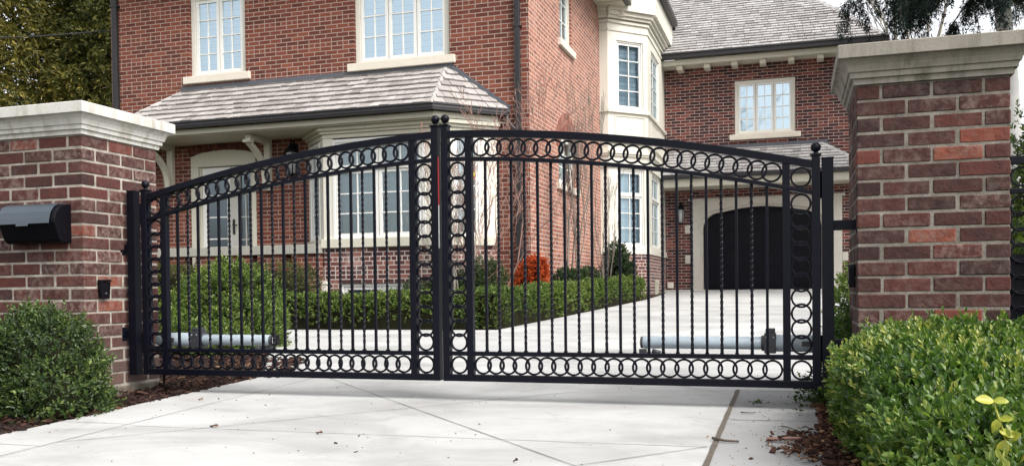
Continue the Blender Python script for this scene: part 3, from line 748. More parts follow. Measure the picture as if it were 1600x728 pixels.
def hip_caps(mb, p0, p1, n, wdir_a, wdir_b, w=0.11, th=0.03, seed=0):
    """ridge pieces laid along a hip from p0 (bottom) to p1 (top)"""
    p0, p1 = Vector(p0), Vector(p1); r = random.Random(seed)
    A, B = Vector(wdir_a).normalized(), Vector(wdir_b).normalized(); up = Vector((0, 0, 1))
    for i in range(n):
        a, b = p0+(p1-p0)*(i/n), p0+(p1-p0)*(min(1.0, (i+1.18)/n))
        mb.cur = min(1, max(0, .6+r.gauss(0, .2)))
        la, lb = up*(th+.022), up*.012
        P = [a+A*w+la*.4, a+la, a+B*w+la*.4, b+A*w+lb*.6, b+lb+up*.008, b+B*w+lb*.6]
        Q = [p-up*th for p in P]
        mb.addfaces(P+Q, [(0, 1, 4, 3), (1, 2, 5, 4), (6, 7, 1, 0), (7, 8, 2, 1), (0, 3, 9, 6), (2, 8, 11, 5)], [[(i*.3, 0), (i*.3+.1, 0), (i*.3+.1, .2), (i*.3, .2)]]*6)

# ------------------------------------------------------------------ the house
house = thing('brick_house', 'two storey red brick house with cream bay windows and attached garage behind the gate', 'house', (-6, 14, 0.2))
FY, SX, GY = 13.0, -3.78, 21.5
Ff = Fr(0, FY, 1, 0)        # u = x
Fs = Fr(SX, 0, 0, 1)        # u = y
Fg = Fr(0, GY, 1, 0)
WT = 6.3
def build_house():
    # --- front wall
    mb = MB()
    holesF = [(-9.797, -8.697, 4.24, 5.62), (-6.688, -5.055, 4.195, 5.62), (-9.786, -8.554, 0.30, 2.93)]
    wall_panels(mb, Ff, -11.42, SX, -0.1, WT, holesF)
    mb.build('wall', 'brick_front', house)
    # --- left end wall + back so nothing is open
    mb = MB(); F = Fr(-11.42, 26, 0, -1); wall_panels(mb, F, 0, 13, -0.1, WT, []); mb.build('wall', 'brick_side_lit', house)
    # --- side wall facing the driveway
    mb = MB()
    holesS = [(14.90, 15.75, 4.82, 6.0), (14.76, 15.97, 2.36, 3.28)]
    wall_panels(mb, Fs, FY, 22, -0.1, WT, holesS)
    mb.build('wall', 'brick_side_lit', house)
    window(house, Ff, -9.797, -8.697, 4.24, 5.62, 2, 2, 4, 'glass_up', 'blind', label='two sash upper window at the left with branch reflections')
    window(house, Ff, -6.688, -5.055, 4.195, 5.75, 3, 2, 4, 'glass_up', 'blind', label='three sash upper window above the bay roof')
    window(house, Fs, 14.90, 15.75, 4.82, 6.0, 1, 2, 3, 'glass', 'curtain', sill_ext=.12, rec=0.07)
    window(house, Fs, 14.76, 15.97, 2.36, 3.28, 1, 2, 3, 'glass', 'curtain', sill_ext=.16, rec=0.07, sill_h=.11)
    # arched brick head over the lower side window
    mb = MB()
    for k in range(17):
        a = PI*(0.14+0.72*k/16); a2 = a+PI*0.72/16*0.86
        for r0, r1 in ((0.66, 0.755), (0.768, 0.862), (0.875, 0.97)):
            P = [(15.365-math.cos(a)*r0, 2.66+math.sin(a)*r0), (15.365-math.cos(a)*r1, 2.66+math.sin(a)*r1), (15.365-math.cos(a2)*r1, 2.66+math.sin(a2)*r1), (15.365-math.cos(a2)*r0, 2.66+math.sin(a2)*r0)]
            mb.cur = random.random(); mb.prism(Fs, P, -.01, .012)
    mb.build('brick_arch', 'arch_side_lit', house)
    # --- main roof over the upper floor
    mb = MB()
    ex, ey = 0.6, 0.5; z0 = WT+0.12; zt = z0+3.6
    A = (-11.42-ex, FY-ey, z0); B = (SX+ex, FY-ey, z0); C_ = (SX+ex, 26, z0); D = (-11.42-ex, 26, z0); R1 = (-7.6, 17.4, zt); R2 = (-7.6, 21.6, zt)
    for q in ([A, B, R1], [B, C_, R2, R1], [C_, D, R2], [D, A, R1, R2]): mb.quad(q)
    mb.cur = .4
    mb.build('roof', 'shingle', house)
    mb = MB(); mb.box(-12.0, SX+.55, FY-.48, FY-.001, WT, WT+.1); mb.box(SX+.001, SX+.55, FY-.001, 18.25, WT, WT+.1); mb.build('soffit', 'cream', house)
    mb = MB(); mb.box(SX+.552, SX+.66, FY-.58, 18.3, WT+.02, WT+.16); mb.box(-12.1, SX+.552, FY-.59, FY-.482, WT+.02, WT+.16); mb.build('gutter', 'gutter', house, bevel=.02)
    mb = MB(); mb.box(SX+.001, SX+.50, 18.255, 18.33, WT-.16, WT-.02); mb.build('cornice_return', 'cream_white', house)
    for k in range(7):   # soffit board seams
        mb = MB(); mb.box(SX+.002, SX+.55, 13.6+k*.7, 13.612+k*.7, WT-.004, WT-.001); mb.build('soffit_seam', 'gutter', house)

    # --- porch and bay roof (one strip of cedar shakes)
    ez = 3.26; tz = 4.0; ey_ = 12.06
    mb = MB()
    hipb, hipt = Vector((-4.99, ey_, ez)), Vector((-5.11, FY, tz))
    lhb, lht = Vector((-10.75, ey_, ez)), Vector((-9.95, FY, tz))
    shingles(mb, lhb, hipb, lht, hipt, 0.165, (0.11, 0.22), 0.026, 3, uneven=.012)
    wallp = Vector((-4.07, FY, ez+.0))
    shingles(mb, hipb, wallp, hipt, Vector((-5.06, FY, tz)), 0.165, (0.12, 0.22), 0.026, 5, uneven=.012)
    hip_caps(mb, hipb+Vector((0, 0, .01)), hipt+Vector((0, 0, .01)), 7, (-1, -.06, -.1), (.62, .55, -.35), 0.115, .025, 4)
    hip_caps(mb, lhb, lht, 7, (1, -.05, -.05), (-.6, .6, -.35), 0.08, .02, 6)
    mb.build('porch_roof', 'shake', house)
    # flashing along the wall
    mb = MB(); mb.fbox(Ff, -9.98, -5.0, tz-.03, tz+.082, .001, .012); mb.build('flashing', 'flashing', house)
    mb = MB()
    n = 12
    for k in range(n):
        u0 = -5.06+(0.98)*k/n; u1 = -5.06+.98*(k+1)/n; zb0 = tz-.74*k/n; zb1 = tz-.74*(k+1)/n
        mb.prism(Ff, [(u0, zb0-.03), (u1, zb1-.03), (u1, zb1+.10), (u0+.005, zb1+.135), (u0, zb0+.10)], .001, .010+.001*(k % 2))
    mb.build('step_flashing', 'flashing', house)
    # gutter with front lip, running round the bay corner
    mb = MB()
    def gut(F, a, b):
        mb.fbox(F, a, b, ez-.075, ez+.02, -.10, 0); mb.fbox(F, a, b, ez+.0, ez+.022, 0.0005, .012); mb.fbox(F, a, b, ez-.05, ez-.025, .0005, .008)
    gut(Fr(0, ey_-.02, 1, 0), -10.8, -4.955); gut(Fr(-4.955, ey_-.02, 1, 1), 0.0, 1.22)
    mb.build('gutter', 'gutter', house, bevel=.01)
    # cornice boards beneath the gutter
    mb = MB(); F1 = Fr(0, ey_+.11, 1, 0); F2 = Fr(-4.99, ey_+.11, 1, 1)
    mb.fbox(F1, -10.7, -4.99, 3.10, 3.18, -.06, 0); mb.fbox(F2, 0, 1.05, 3.10, 3.18, -.06, -.001)
    mb.build('fascia', 'cream', house)
    mb = MB(); mb.box(-10.7, -5.1, ey_+.16, FY-.001, 3.085, 3.105)
    mb.prism(lambda u, z, n: (u, z, n), [(-5.1, ey_+.16), (-5.0, ey_+.16), (-4.16, FY-.001), (-5.1, FY-.001)], 3.084, 3.104); mb.build('porch_ceiling', 'cream', house)
    # --- ground-floor bay
    CX0, CX1, BY = -6.94, -4.89, 12.4
    Fb = Fr(0, BY, 1, 0); Fr_ = Fr(CX1, BY, 1, 1); Fl = Fr(CX0-.6, FY, 1, -1)
    for F, a, b in ((Fb, CX0, CX1), (Fr_, 0, .8485), (Fl, 0, .8485)):
        mb = MB(); wall_panels(mb, F, a, b, 0.05, 1.235, [(-6.679, -5.30, 0.25, .69)] if F is Fb else []); mb.build('bay_base', 'brick_base', house)
        pass
    def bay_trim(F, a, b, ext0=0, ext1=0):
        mb = MB(); mb.fbox(F, a-ext0, b+ext1, 1.236, 1.375, -.02, .045); mb.build('bay_sill', 'cream', house, bevel=.006)
        mb = MB()
        mb.fbox(F, a, b, 2.92, 3.084, -.05, .012); mb.fbox(F, a-ext0*.6, b+ext1*.6, 2.985, 3.083, .0125, .05); mb.fbox(F, a-ext0, b+ext1, 3.03, 3.0825, .0505, .10)
        return mb.build('bay_trim', 'cream', house, bevel=.006)
    bay_trim(Fb, CX0, CX1, .03, .03); bay_trim(Fr_, 0, .8485); bay_trim(Fl, 0, .8485)
    for F, a, b in ((Fb, CX0, CX0+.165), (Fb, CX1-.34, CX1), (Fr_, 0, .10), (Fr_, .55, .8485), (Fl, 0, .09), (Fl, .66, .8485)):
        mb = MB(); mb.fbox(F, a, b, 1.376, 2.919, -.1, .0); mb.build('bay_post', 'cream_white', house)
    window(house, Fb, CX0+.165, CX1-.34, 1.376, 2.90, 2, 2, 3, 'glass', 'curtain', sill=False, room=.2, rec=.02, casing=.05, transom=.40, casing_mat='frame_white', label='wide bay window with pale curtains facing the gate')
    wr = window(house, Fr_, .10, .55, 1.376, 2.90, 1, 2, 4, 'glass', 'curtain', sill=False, room=.2, rec=.02, casing=.035, sash=.035, transom=None, casing_mat='frame_white', label='angled bay window with a small yellow and red sticker')
    window(house, Fl, .09, .66, 1.376, 2.90, 1, 2, 4, 'glass', 'curtain', sill=False, room=.2, rec=.02, casing=.05, casing_mat='frame_white')
    mb = MB(); mb.fbox(Fr_, .425, .495, 2.25, 2.375, -.030, -.028); mb.m = 1; mb.fbox(Fr_, .435, .485, 2.28, 2.35, -.0275, -.026); st = mb.build('sticker', ['red_sticker', 'yellow_sticker'], wr)
    # basement window in the bay base
    window(house, Fb, -6.679, -5.30, 0.25, .69, 2, 2, 2, 'glass', 'blue_blind', sill=False, rec=.06, casing=.05, casing_mat='frame_white')
    mb = MB(); mb.fbox(Fb, CX0-.06, CX0+.07, .56, .68, .001, .06); mb.prism(Fb, [(CX0-.08, .68), (CX0+.09, .68), (CX0+.06, .73), (CX0-.05, .73)], .001, .075); mb.build('dryer_vent', 'vent', house, bevel=.006)
    # --- porch: door, ledge wall, brackets, wall lights
    u0, u1, z0, z1 = -9.786, -8.554, 0.30, 2.93
    mb = MB(); c = .13
    arch = [(u0-.02, 2.88), (u0+.15, 2.93), (u0+.4, 2.962), (-9.17, 2.972), (u1-.4, 2.962), (u1-.15, 2.93), (u1+.02, 2.88)]
    mb.fbox(Ff, u0-.02, u0+c, z0, 2.70, -.13, .012); mb.fbox(Ff, u1-.06, u1+.02, z0, 2.70, -.13, .012)
    mb.prism(Ff, [(u0-.02, 2.70), (u1+.02, 2.70)] + list(reversed(arch)), -.13, .012)
    mb.fbox(Ff, u0+c, u0+c+.035, z0, 2.699, -.15, -.03)
    dr = mb.build('door_frame', 'cream', house, bevel=.008)
    mb = MB()
    for k in range(30):   # brick arch above the door
        t = (k+.5)/30; u = u0-.06+(u1-u0+.12)*t; zz = 2.90+.085*math.sin(PI*t); tilt = (t-.5)*.05
        mb.cur = random.random(); mb.prism(Ff, [(u-.017, zz), (u+.017, zz), (u+.017+tilt, zz+.15), (u-.017+tilt, zz+.15)], -.01, .008)
    mb.build('brick_arch', 'arch_brick', house)
    a, b = u0+c+.04, -9.06
    mb = MB(); sN = -.05
    mb.fbox(Ff, a, a+.085, z0, 2.69, sN-.05, sN); mb.fbox(Ff, b-.07, b, z0, 2.69, sN-.05, sN); mb.fbox(Ff, a+.085, b-.07, 2.58, 2.69, sN-.05, sN-.002); mb.fbox(Ff, a+.085, b-.07, z0, .75, sN-.05, sN-.002)
    g0, g1 = a+.085, b-.07
    mb.fbox(Ff, (g0+g1)/2-.010, (g0+g1)/2+.010, .75, 2.58, sN-.04, sN-.01)
    for k in range(1, 5): z = .75+1.83*k/5; mb.fbox(Ff, g0, g1, z-.010, z+.010, sN-.038, sN-.013)
    dl = mb.build('door', 'frame_white', house); dl['label'] = 'white glazed door leaf at the left'
    mb = MB(); mb.quad([Ff(g0, .75, sN-.03), Ff(g1, .75, sN-.03), Ff(g1, 2.58, sN-.03), Ff(g0, 2.58, sN-.03)]); mb.build('pane', 'glass_dark', dl)
    a2, b2 = b+.004, u1-.065
    mb = MB(); mb.fbox(Ff, a2, a2+.17, z0, 2.69, sN-.05, sN+.015); mb.fbox(Ff, b2-.05, b2, z0, 2.69, sN-.05, sN); mb.fbox(Ff, a2+.17, b2-.05, 2.60, 2.69, sN-.05, sN-.002); mb.fbox(Ff, a2+.17, b2-.05, z0, .7, sN-.05, sN-.002)
    g0, g1 = a2+.17, b2-.05; mb.fbox(Ff, (g0+g1)/2-.008, (g0+g1)/2+.008, .7, 2.6, sN-.04, sN-.012)
    for k in range(1, 5): z = .7+1.9*k/5; mb.fbox(Ff, g0, g1, z-.008, z+.008, sN-.038, sN-.015)
    d2 = mb.build('door', 'door_grey', house); d2['label'] = 'grey screened door leaf at the right'
    mb = MB(); mb.quad([Ff(g0, .7, sN-.03), Ff(g1, .7, sN-.03), Ff(g1, 2.6, sN-.03), Ff(g0, 2.6, sN-.03)]); mb.build('pane', 'glass_dark', d2)
    mb = MB(); mb.fbox(Ff, a2+.045, a2+.085, 1.55, 1.80, sN+.016, sN+.03); mb.tube([Ff(a2+.065, 1.70, sN+.06), Ff(a2+.15, 1.70, sN+.06)], .010, 8); mb.tube([Ff(a2+.065, 1.70, sN+.03), Ff(a2+.065, 1.70, sN+.06)], .010, 8); mb.build('handle', 'gutter', d2)
    mb = MB(); mb.quad([Ff(u0, z0, -.5), Ff(u1, z0, -.5), Ff(u1, z1, -.5), Ff(u0, z1, -.5)]); mb.quad([Ff(u0, z0, -.16), Ff(u0, z0, -.5), Ff(u0, z1, -.5), Ff(u0, z1, -.16)]); mb.quad([Ff(u1, z0, -.5), Ff(u1, z0, -.16), Ff(u1, z1, -.16), Ff(u1, z1, -.5)]); mb.quad([Ff(u0, z1, -.5), Ff(u1, z1, -.5), Ff(u1, z1, -.16), Ff(u0, z1, -.16)]); mb.build('interior', 'interior', house)
    # porch parapet
    Fp = Fr(0, 12.33, 1, 0)
    mb = MB(); u = -11.2
    while u < -7.0:
        v = min(u+.93, -6.96); mb.fbox(Fp, u+.003, v-.003, 1.155, 1.30, -.24, .05); u = v
    mb.build('porch_ledge', 'ledge', house, bevel=.008)
    mb = MB()
    mb.fbox(Fp, -11.2, -6.97, .05, .95, -.20, 0, True)
    u = -11.1
    while u < -7.1:
        mb.fbox(Fp, u, min(u+.40, -6.98), .951, 1.154, -.20, 0, True); u += .62
    mb.build('porch_wall', 'brick_front', house)
    for bx_ in (-10.18, -8.27):
        mb = MB(); w = .055
        Fk = Fr(bx_, FY, 0, -1)      # u runs out from the wall
        mb.fbox(Fk, .002, .085, 2.30, 3.084, -w, w)
        mb.fbox(Fk, .085, .62, 3.00, 3.083, -w+.004, w-.004)
        mb.fbox(Fk, .001, .11, 2.24, 2.30, -w-.02, w+.02); mb.fbox(Fk, .55, .66, 2.95, 2.999, -w-.015, w+.015)
        pts = []
        for k in range(9):
            t = k/8; u = .10+.46*t**1.9; z = 2.32+.66*t**.62
            pts.append((u, z))
        inner = [(u_+.075*(1-.35*i/8)*.35+.03, z_-.055) for i, (u_, z_) in enumerate(pts)]
        for i in range(8):
            mb.prism(Fk, [inner[i], inner[i+1], pts[i+1], pts[i]], -w+.01, w-.01)
        mb.build('bracket', 'cream', house, bevel=.006)
    def lantern(F, u, z, s=1.0):
        mb = MB(); mb.fbox(F, u-.03*s, u+.03*s, z+.02*s, z+.2*s, .001, .015); mb.tube([F(u, z+.16*s, .015), F(u, z+.24*s, .05*s), F(u, z+.22*s, .10*s)], .008*s, 6)
        mb.lathe(F(u, z, .10*s), [(.025*s, -.16*s), (.05*s, -.14*s), (.055*s, -.135*s)], 6)
        for k in range(4):
            a_ = PI/4+k*PI/2; c0 = Vector(F(u, z, .10*s)); dv = Vector((math.cos(a_), math.sin(a_), 0))
            mb.tube([c0+dv*.048*s+Vector((0, 0, -.14*s)), c0+dv*.062*s+Vector((0, 0, .10*s))], .006*s, 4)
        mb.lathe(F(u, z, .10*s), [(.072*s, .10*s), (.068*s, .115*s), (.03*s, .17*s), (.012*s, .19*s), (.010*s, .22*s)], 12)
        o = mb.build('wall_lantern', 'plastic_black', house)
        g = MB(); g.lathe(F(u, z, .10*s), [(.044*s, -.13*s), (.056*s, .095*s)], 12); g.build('lantern_glass', 'lamp_glass', o)
    lantern(Ff, -10.52, 2.76, 1.5); lantern(Ff, -7.77, 2.68, 1.5); lantern(Fg, -2.525, 2.27, 1.35)
    # downspouts
    mb = MB(); mb.fbox(Ff, -11.34, -11.235, .1, WT, .01, .085)
    for z in (1.2, 3.0, 5.55): mb.fbox(Ff, -11.37, -11.205, z, z+.04, .002, .09)
    mb.build('downspout', 'gutter', house, bevel=.012)
    mb = MB(); mb.fbox(Ff, -3.985, -3.90, .35, WT, .01, .08)
    for z in (1.6, 2.95, 4.5): mb.fbox(Ff, -4.01, -3.875, z, z+.035, .002, .085)
    mb.tube([(-4.12, 12.93, 3.20), (-4.10, 12.93, 3.10), (-4.03, 12.94, 3.02), (-3.97, 12.945, 2.96)], .032, 8)
    mb.build('downspout', 'gutter', house, bevel=.01)

    # --- two-storey bay on the driveway side
    K = 1.0/math.sqrt(2); A0 = (SX, 18.2); A1 = (-3.61, 18.2); A2 = (-3.61+K, 18.2+K); 
    F0 = Fr(A0[0], A0[1], 1, 0); F1_ = Fr(A1[0], A1[1], 1, 1); F2_ = Fr(A2[0], A2[1], 0, 1)
    L0, L1, L2 = .17, 1.0, GY-A2[1]
    for F, L_ in ((F0, L0), (F1_, L1), (F2_, L2)):
        mb = MB(); wall_panels(mb, F, 0, L_, .3, 1.28, [(.85, 1.45, .40, .74)] if F is F2_ else []); mb.build('bay_base', 'brick_base', house)
    mb = MB()
    holes1 = [(.21, .89, 1.45, 3.03), (.21, .89, 4.29, 5.68)]; holes2 = [(.5, 1.7, 1.45, 3.03), (.5, 1.7, 4.29, 5.68)]
    for F, L_, hs_ in ((F0, L0, []), (F1_, L1, holes1), (F2_, L2, holes2)):
        wall_panels(mb, F, 0, L_, 1.28, 6.9, hs_, .1)
    mb.build('bay_wall', 'cream_white', house)
    def band(z0, z1, o, parts=(0, 1, 2)):
        b = MB(); e = o*math.tan(math.radians(22.5))
        if 0 in parts: b.fbox(F0, -.0, L0+e*.0, z0, z1, -.01, o-.001)
        if 1 in parts: b.fbox(F1_, -e, L1+e, z0, z1, -.01, o)
        if 2 in parts: b.fbox(F2_, -e*.0, L2, z0, z1-.001, -.01, o-.001)
        return b
    for z0_, z1_, o_ in ((1.28, 1.40, .03), (3.06, 3.12, .035), (3.30, 3.345, .045), (3.345, 3.40, .075), (3.56, 3.64, .05), (4.19, 4.25, .05), (5.86, 5.90, .02), (6.02, 6.07, .035)):
        band(z0_, z1_, o_).build('bay_trim', 'cream_white', house)
    for z0_, z1_, o_ in ((6.10, 6.16, .08), (6.16, 6.24, .13), (6.24, 6.72, .20)):
        band(z0_, z1_, o_).build('bay_cornice', 'cream_white', house)
    band(6.72, 6.86, .33).build('gutter', 'gutter', house, bevel=.02)
    mb = MB(); mb.prism(lambda u, z, n: (u, z, n), [(SX, 18.0), (-3.5, 18.0), (-2.7, 18.8), (-2.7, GY+1), (SX, GY+1)], 6.83, 6.9); mb.build('bay_roof', 'gutter', house)
    for F, a, b in ((F1_, .16, .92), (F2_, .45, 1.75)):   # recessed panel mouldings
        mb = MB(); w = .022
        for (p, q) in ((3.70, 4.14),):
            mb.fbox(F, a, b, p, p+w, .001, .014); mb.fbox(F, a, b, q-w, q, .001, .014); mb.fbox(F, a, a+w, p+w, q-w, .001, .013); mb.fbox(F, b-w, b, p+w, q-w, .001, .013)
        mb.build('bay_panel', 'cream_white', house)
    for F, a, b in ((F1_, .21, .89), (F2_, .5, 1.7)):
        window(house, F, a, b, 1.45, 3.03, 1, 2, 3, 'glass_bay', 'blue_blind', sill=False, rec=.05, casing=.035, sash=.045, transom=.48, casing_mat='frame_white', room=.2)
        window(house, F, a, b, 4.29, 5.68, 1, 2, 4, 'glass_bay', 'blue_blind', sill=False, rec=.05, casing=.035, sash=.045, casing_mat='frame_white', room=.2)
    mb = MB()   # basement grille
    mb.fbox(F2_, .85, 1.45, .40, .44, -.05, .01); mb.fbox(F2_, .85, 1.45, .70, .74, -.05, .01)
    for k in range(7): mb.fbox(F2_, .85+k*.0933, .885+k*.0933, .441, .699, -.05, -.002)
    mb.quad([F2_(.85, .4, -.08), F2_(1.45, .4, -.08), F2_(1.45, .74, -.08), F2_(.85, .74, -.08)])
    mb.build('basement_grille', 'cream', house)

    # --- garage wing
    mb = MB()
    gx0, gx1 = -2.036, .615; ho = [(-1.281, .058, 4.08, 5.34), (gx0-.26, gx1+.43, .2, 2.60)]
    wall_panels(mb, Fg, -3.2, 1.55, .1, 5.8, ho, .2)
    F = Fr(1.55, GY, 0, 1); wall_panels(mb, F, 0, 7, .1, 5.8, [])
    mb.build('wall', 'brick_garage', house)
    window(house, Fg, -1.281, .058, 4.10, 5.34, 3, 2, 4, 'glass_up', 'blue_blind', sill_ext=.12, rec=.05, casing=.07, sill_h=.125, label='three sash window above the garage')
    # limestone surround with rounded corners
    def opening(o):
        a, b, top, r_ = gx0-o, gx1+o, 2.33+o, .42
        pts = [(a, .3)]
        for k in range(7):
            an = PI-PI/2*k/6; pts.append((a+r_+r_*math.cos(an), top-r_*0.9+r_*.9*math.sin(an)))
        for k in range(1, 8):
            t = k/8; pts.append((a+r_+(b-a-2*r_)*t, top+.115*math.sin(PI*t)))
        for k in range(7):
            an = PI/2-PI/2*k/6; pts.append((b-r_+r_*math.cos(an), top-r_*0.9+r_*.9*math.sin(an)))
        pts.append((b, .3)); return pts
    def outer(o2, top):
        inn = opening(0); a, b = gx0-o2, gx1+o2*1.65; res = []
        for (u, z) in inn:
            res.append((u, z))
        out = []
        n = len(inn)
        for i, (u, z) in enumerate(inn):
            if i <= 3: out.append((a, .3 if i == 0 else z))
            elif i >= n-4: out.append((b, .3 if i == n-1 else z))
            else: out.append((u if 5 <= i <= n-6 else (a+.0 if i < n/2 else b), top))
        return out
    mb = MB()
    def stripring(inn, out, n0, n1):
        for i in range(len(inn)-1):
            P = [out[i], inn[i], inn[i+1], out[i+1]]
            mb.quad([Fg(P[0][0], P[0][1], n1), Fg(P[3][0], P[3][1], n1), Fg(P[2][0], P[2][1], n1), Fg(P[1][0], P[1][1], n1)][::-1])
            mb.quad([Fg(inn[i][0], inn[i][1], n1), Fg(inn[i+1][0], inn[i+1][1], n1), Fg(inn[i+1][0], inn[i+1][1], n0), Fg(inn[i][0], inn[i][1], n0)])
            mb.quad([Fg(out[i][0], out[i][1], n0), Fg(out[i+1][0], out[i+1][1], n0), Fg(out[i+1][0], out[i+1][1], n1), Fg(out[i][0], out[i][1], n1)])
    stripring(opening(.05), outer(.265, 2.60), -.22, .03)
    stripring(opening(0), opening(.055), -.25, -.03)
    mb.build('garage_surround', 'limestone', house)
    mb = MB()
    for z in (1.14, 1.85):
        mb.fbox(Fg, gx0-.41, gx0-.266, z, z+.19, -.02, .028); mb.fbox(Fg, gx1+.44, gx1+.56, z, z+.19, -.02, .028)
    mb.fbox(Fg, gx0-.32, gx1+.50, 2.601, 2.655, -.02, .05)
    mb.build('quoin', 'limestone', house, bevel=.008)
    mb = MB(); mb.fbox(Fg, gx0-.1, gx1+.1, .35, 2.62, -.32, -.26)
    gd = None
    nrow, ncol = 4, 6
    for i in range(nrow):
        for j in range(ncol):
            a = gx0+.08+j*(gx1-gx0-.1)/ncol; b = a+(gx1-gx0-.1)/ncol-.09; p = .62+i*.44; q = p+.36
            mb.fbox(Fg, a, b, p, q, -.2595, -.248)
    for i in range(5): z = .565+i*.44; mb.fbox(Fg, gx0-.05, gx1+.05, z-.006, z+.006, -.2598, -.254)
    gd = mb.build('garage_door', 'navy', house, bevel=.006)
    # garage fascia, brackets, gutter and roof
    mb = MB(); mb.box(-3.2, 1.95, GY-.42, GY-.001, 5.72, 5.84); mb.build('fascia', 'cream', house)
    for k in range(7):
        x = -2.5+k*.62; mb = MB(); mb.box(x-.07, x+.07, GY-.36, GY-.002, 5.62, 5.719); mb.build('rafter_tail', 'cream', house, bevel=.01)
    mb = MB(); mb.box(-3.2, 2.0, GY-.56, GY-.421, 5.845, 5.96); mb.box(-3.2, 2.0, GY-.575, GY-.5605, 5.935, 5.965); mb.build('gutter', 'gutter', house, bevel=.015)
    eY, eZ = GY-.50, 5.97
    mb = MB()
    e0, e1 = Vector((-3.4, eY, eZ)), Vector((1.93, eY, eZ)); sl = 1.0
    hipx = lambda y: 1.93-(y-eY)*.72
    tY = eY+4.2; t0, t1 = Vector((-3.4, tY, eZ+4.2*.78)), Vector((hipx(tY), tY, eZ+4.2*.78))
    shingles(mb, e0, e1, t0, t1, 0.145, (0.13, 0.26), 0.022, 9, uneven=.004)
    hip_caps(mb, e1+Vector((0, 0, .02)), t1+Vector((0, 0, .02)), 26, (-1, 0, -.0), (.5, .7, -.4), .10, .02, 3)
    mb.cur = .5; mb.quad([e1, (1.93, eY+8.4, eZ), t1]); mb.quad([t1, (1.93, eY+8.4, eZ), (-3.4, eY+8.4, eZ), t0])
    mb.build('garage_roof', 'shingle', house)
    # small roof above the garage door
    pY, pz, pt = GY-.85, 3.12, 3.80
    mb = MB(); e0, e1 = Vector((-2.88, pY, pz)), Vector((1.62, pY, pz)); t0, t1 = Vector((-2.88, GY, pt)), Vector((.62, GY, pt))
    shingles(mb, e0, e1, t0, t1, 0.125, (0.12, 0.25), 0.020, 12, tbias=.1, uneven=.004)
    hip_caps(mb, e1+Vector((0, 0, .01)), t1+Vector((0, 0, .01)), 8, (-1, -.0, -.0), (.6, .6, -.4), .10, .02, 3)
    mb.build('garage_canopy_roof', 'shingle', house)
    mb = MB(); mb.fbox(Fg, -2.5, .75, pt-.02, pt+.08, .001, .012); mb.prism(Fg, [(.62, pt-.02), (1.6, pz), (1.6, pz+.1), (.66, pt+.08)], .001, .011); mb.build('flashing', 'flashing', house)
    mb = MB(); mb.box(-2.88, 1.66, pY-.10, pY+.02, pz-.085, pz+.005); mb.build('gutter', 'gutter', house, bevel=.01)
    mb = MB(); mb.box(-2.88, 1.6, pY+.021, pY+.10, 2.86, 3.06); mb.box(-2.88, 1.6, pY+.101, GY-.001, 2.86, 2.90); mb.build('fascia', 'cream', house)
    mb = MB(); mb.box(-2.9, -1.9, GY-.45, GY-.02, .42, .52); mb.build('door_step', 'limestone', house, bevel=.01)
    mb = MB(); mb.fbox(Fg, -2.86, -2.72, .56, .70, .001, .06); mb.build('meter_box', 'vent', house, bevel=.01)

def arch_brick(a=(0.075, 0.028, 0.024), b=(0.16, 0.055, 0.04)):
    k = NT('arch brick'); c = k.ramp(k.attr('tone'), [(0, a), (1, b)])
    return k.done(k.bsdf(c, .9, 0, .2))
M['arch_brick'] = arch_brick(); M['arch_side_lit'] = arch_brick((0.16, 0.065, 0.05), (0.28, 0.12, 0.09))  # side arch takes the same lightened, lit tones as its wall
build_house()

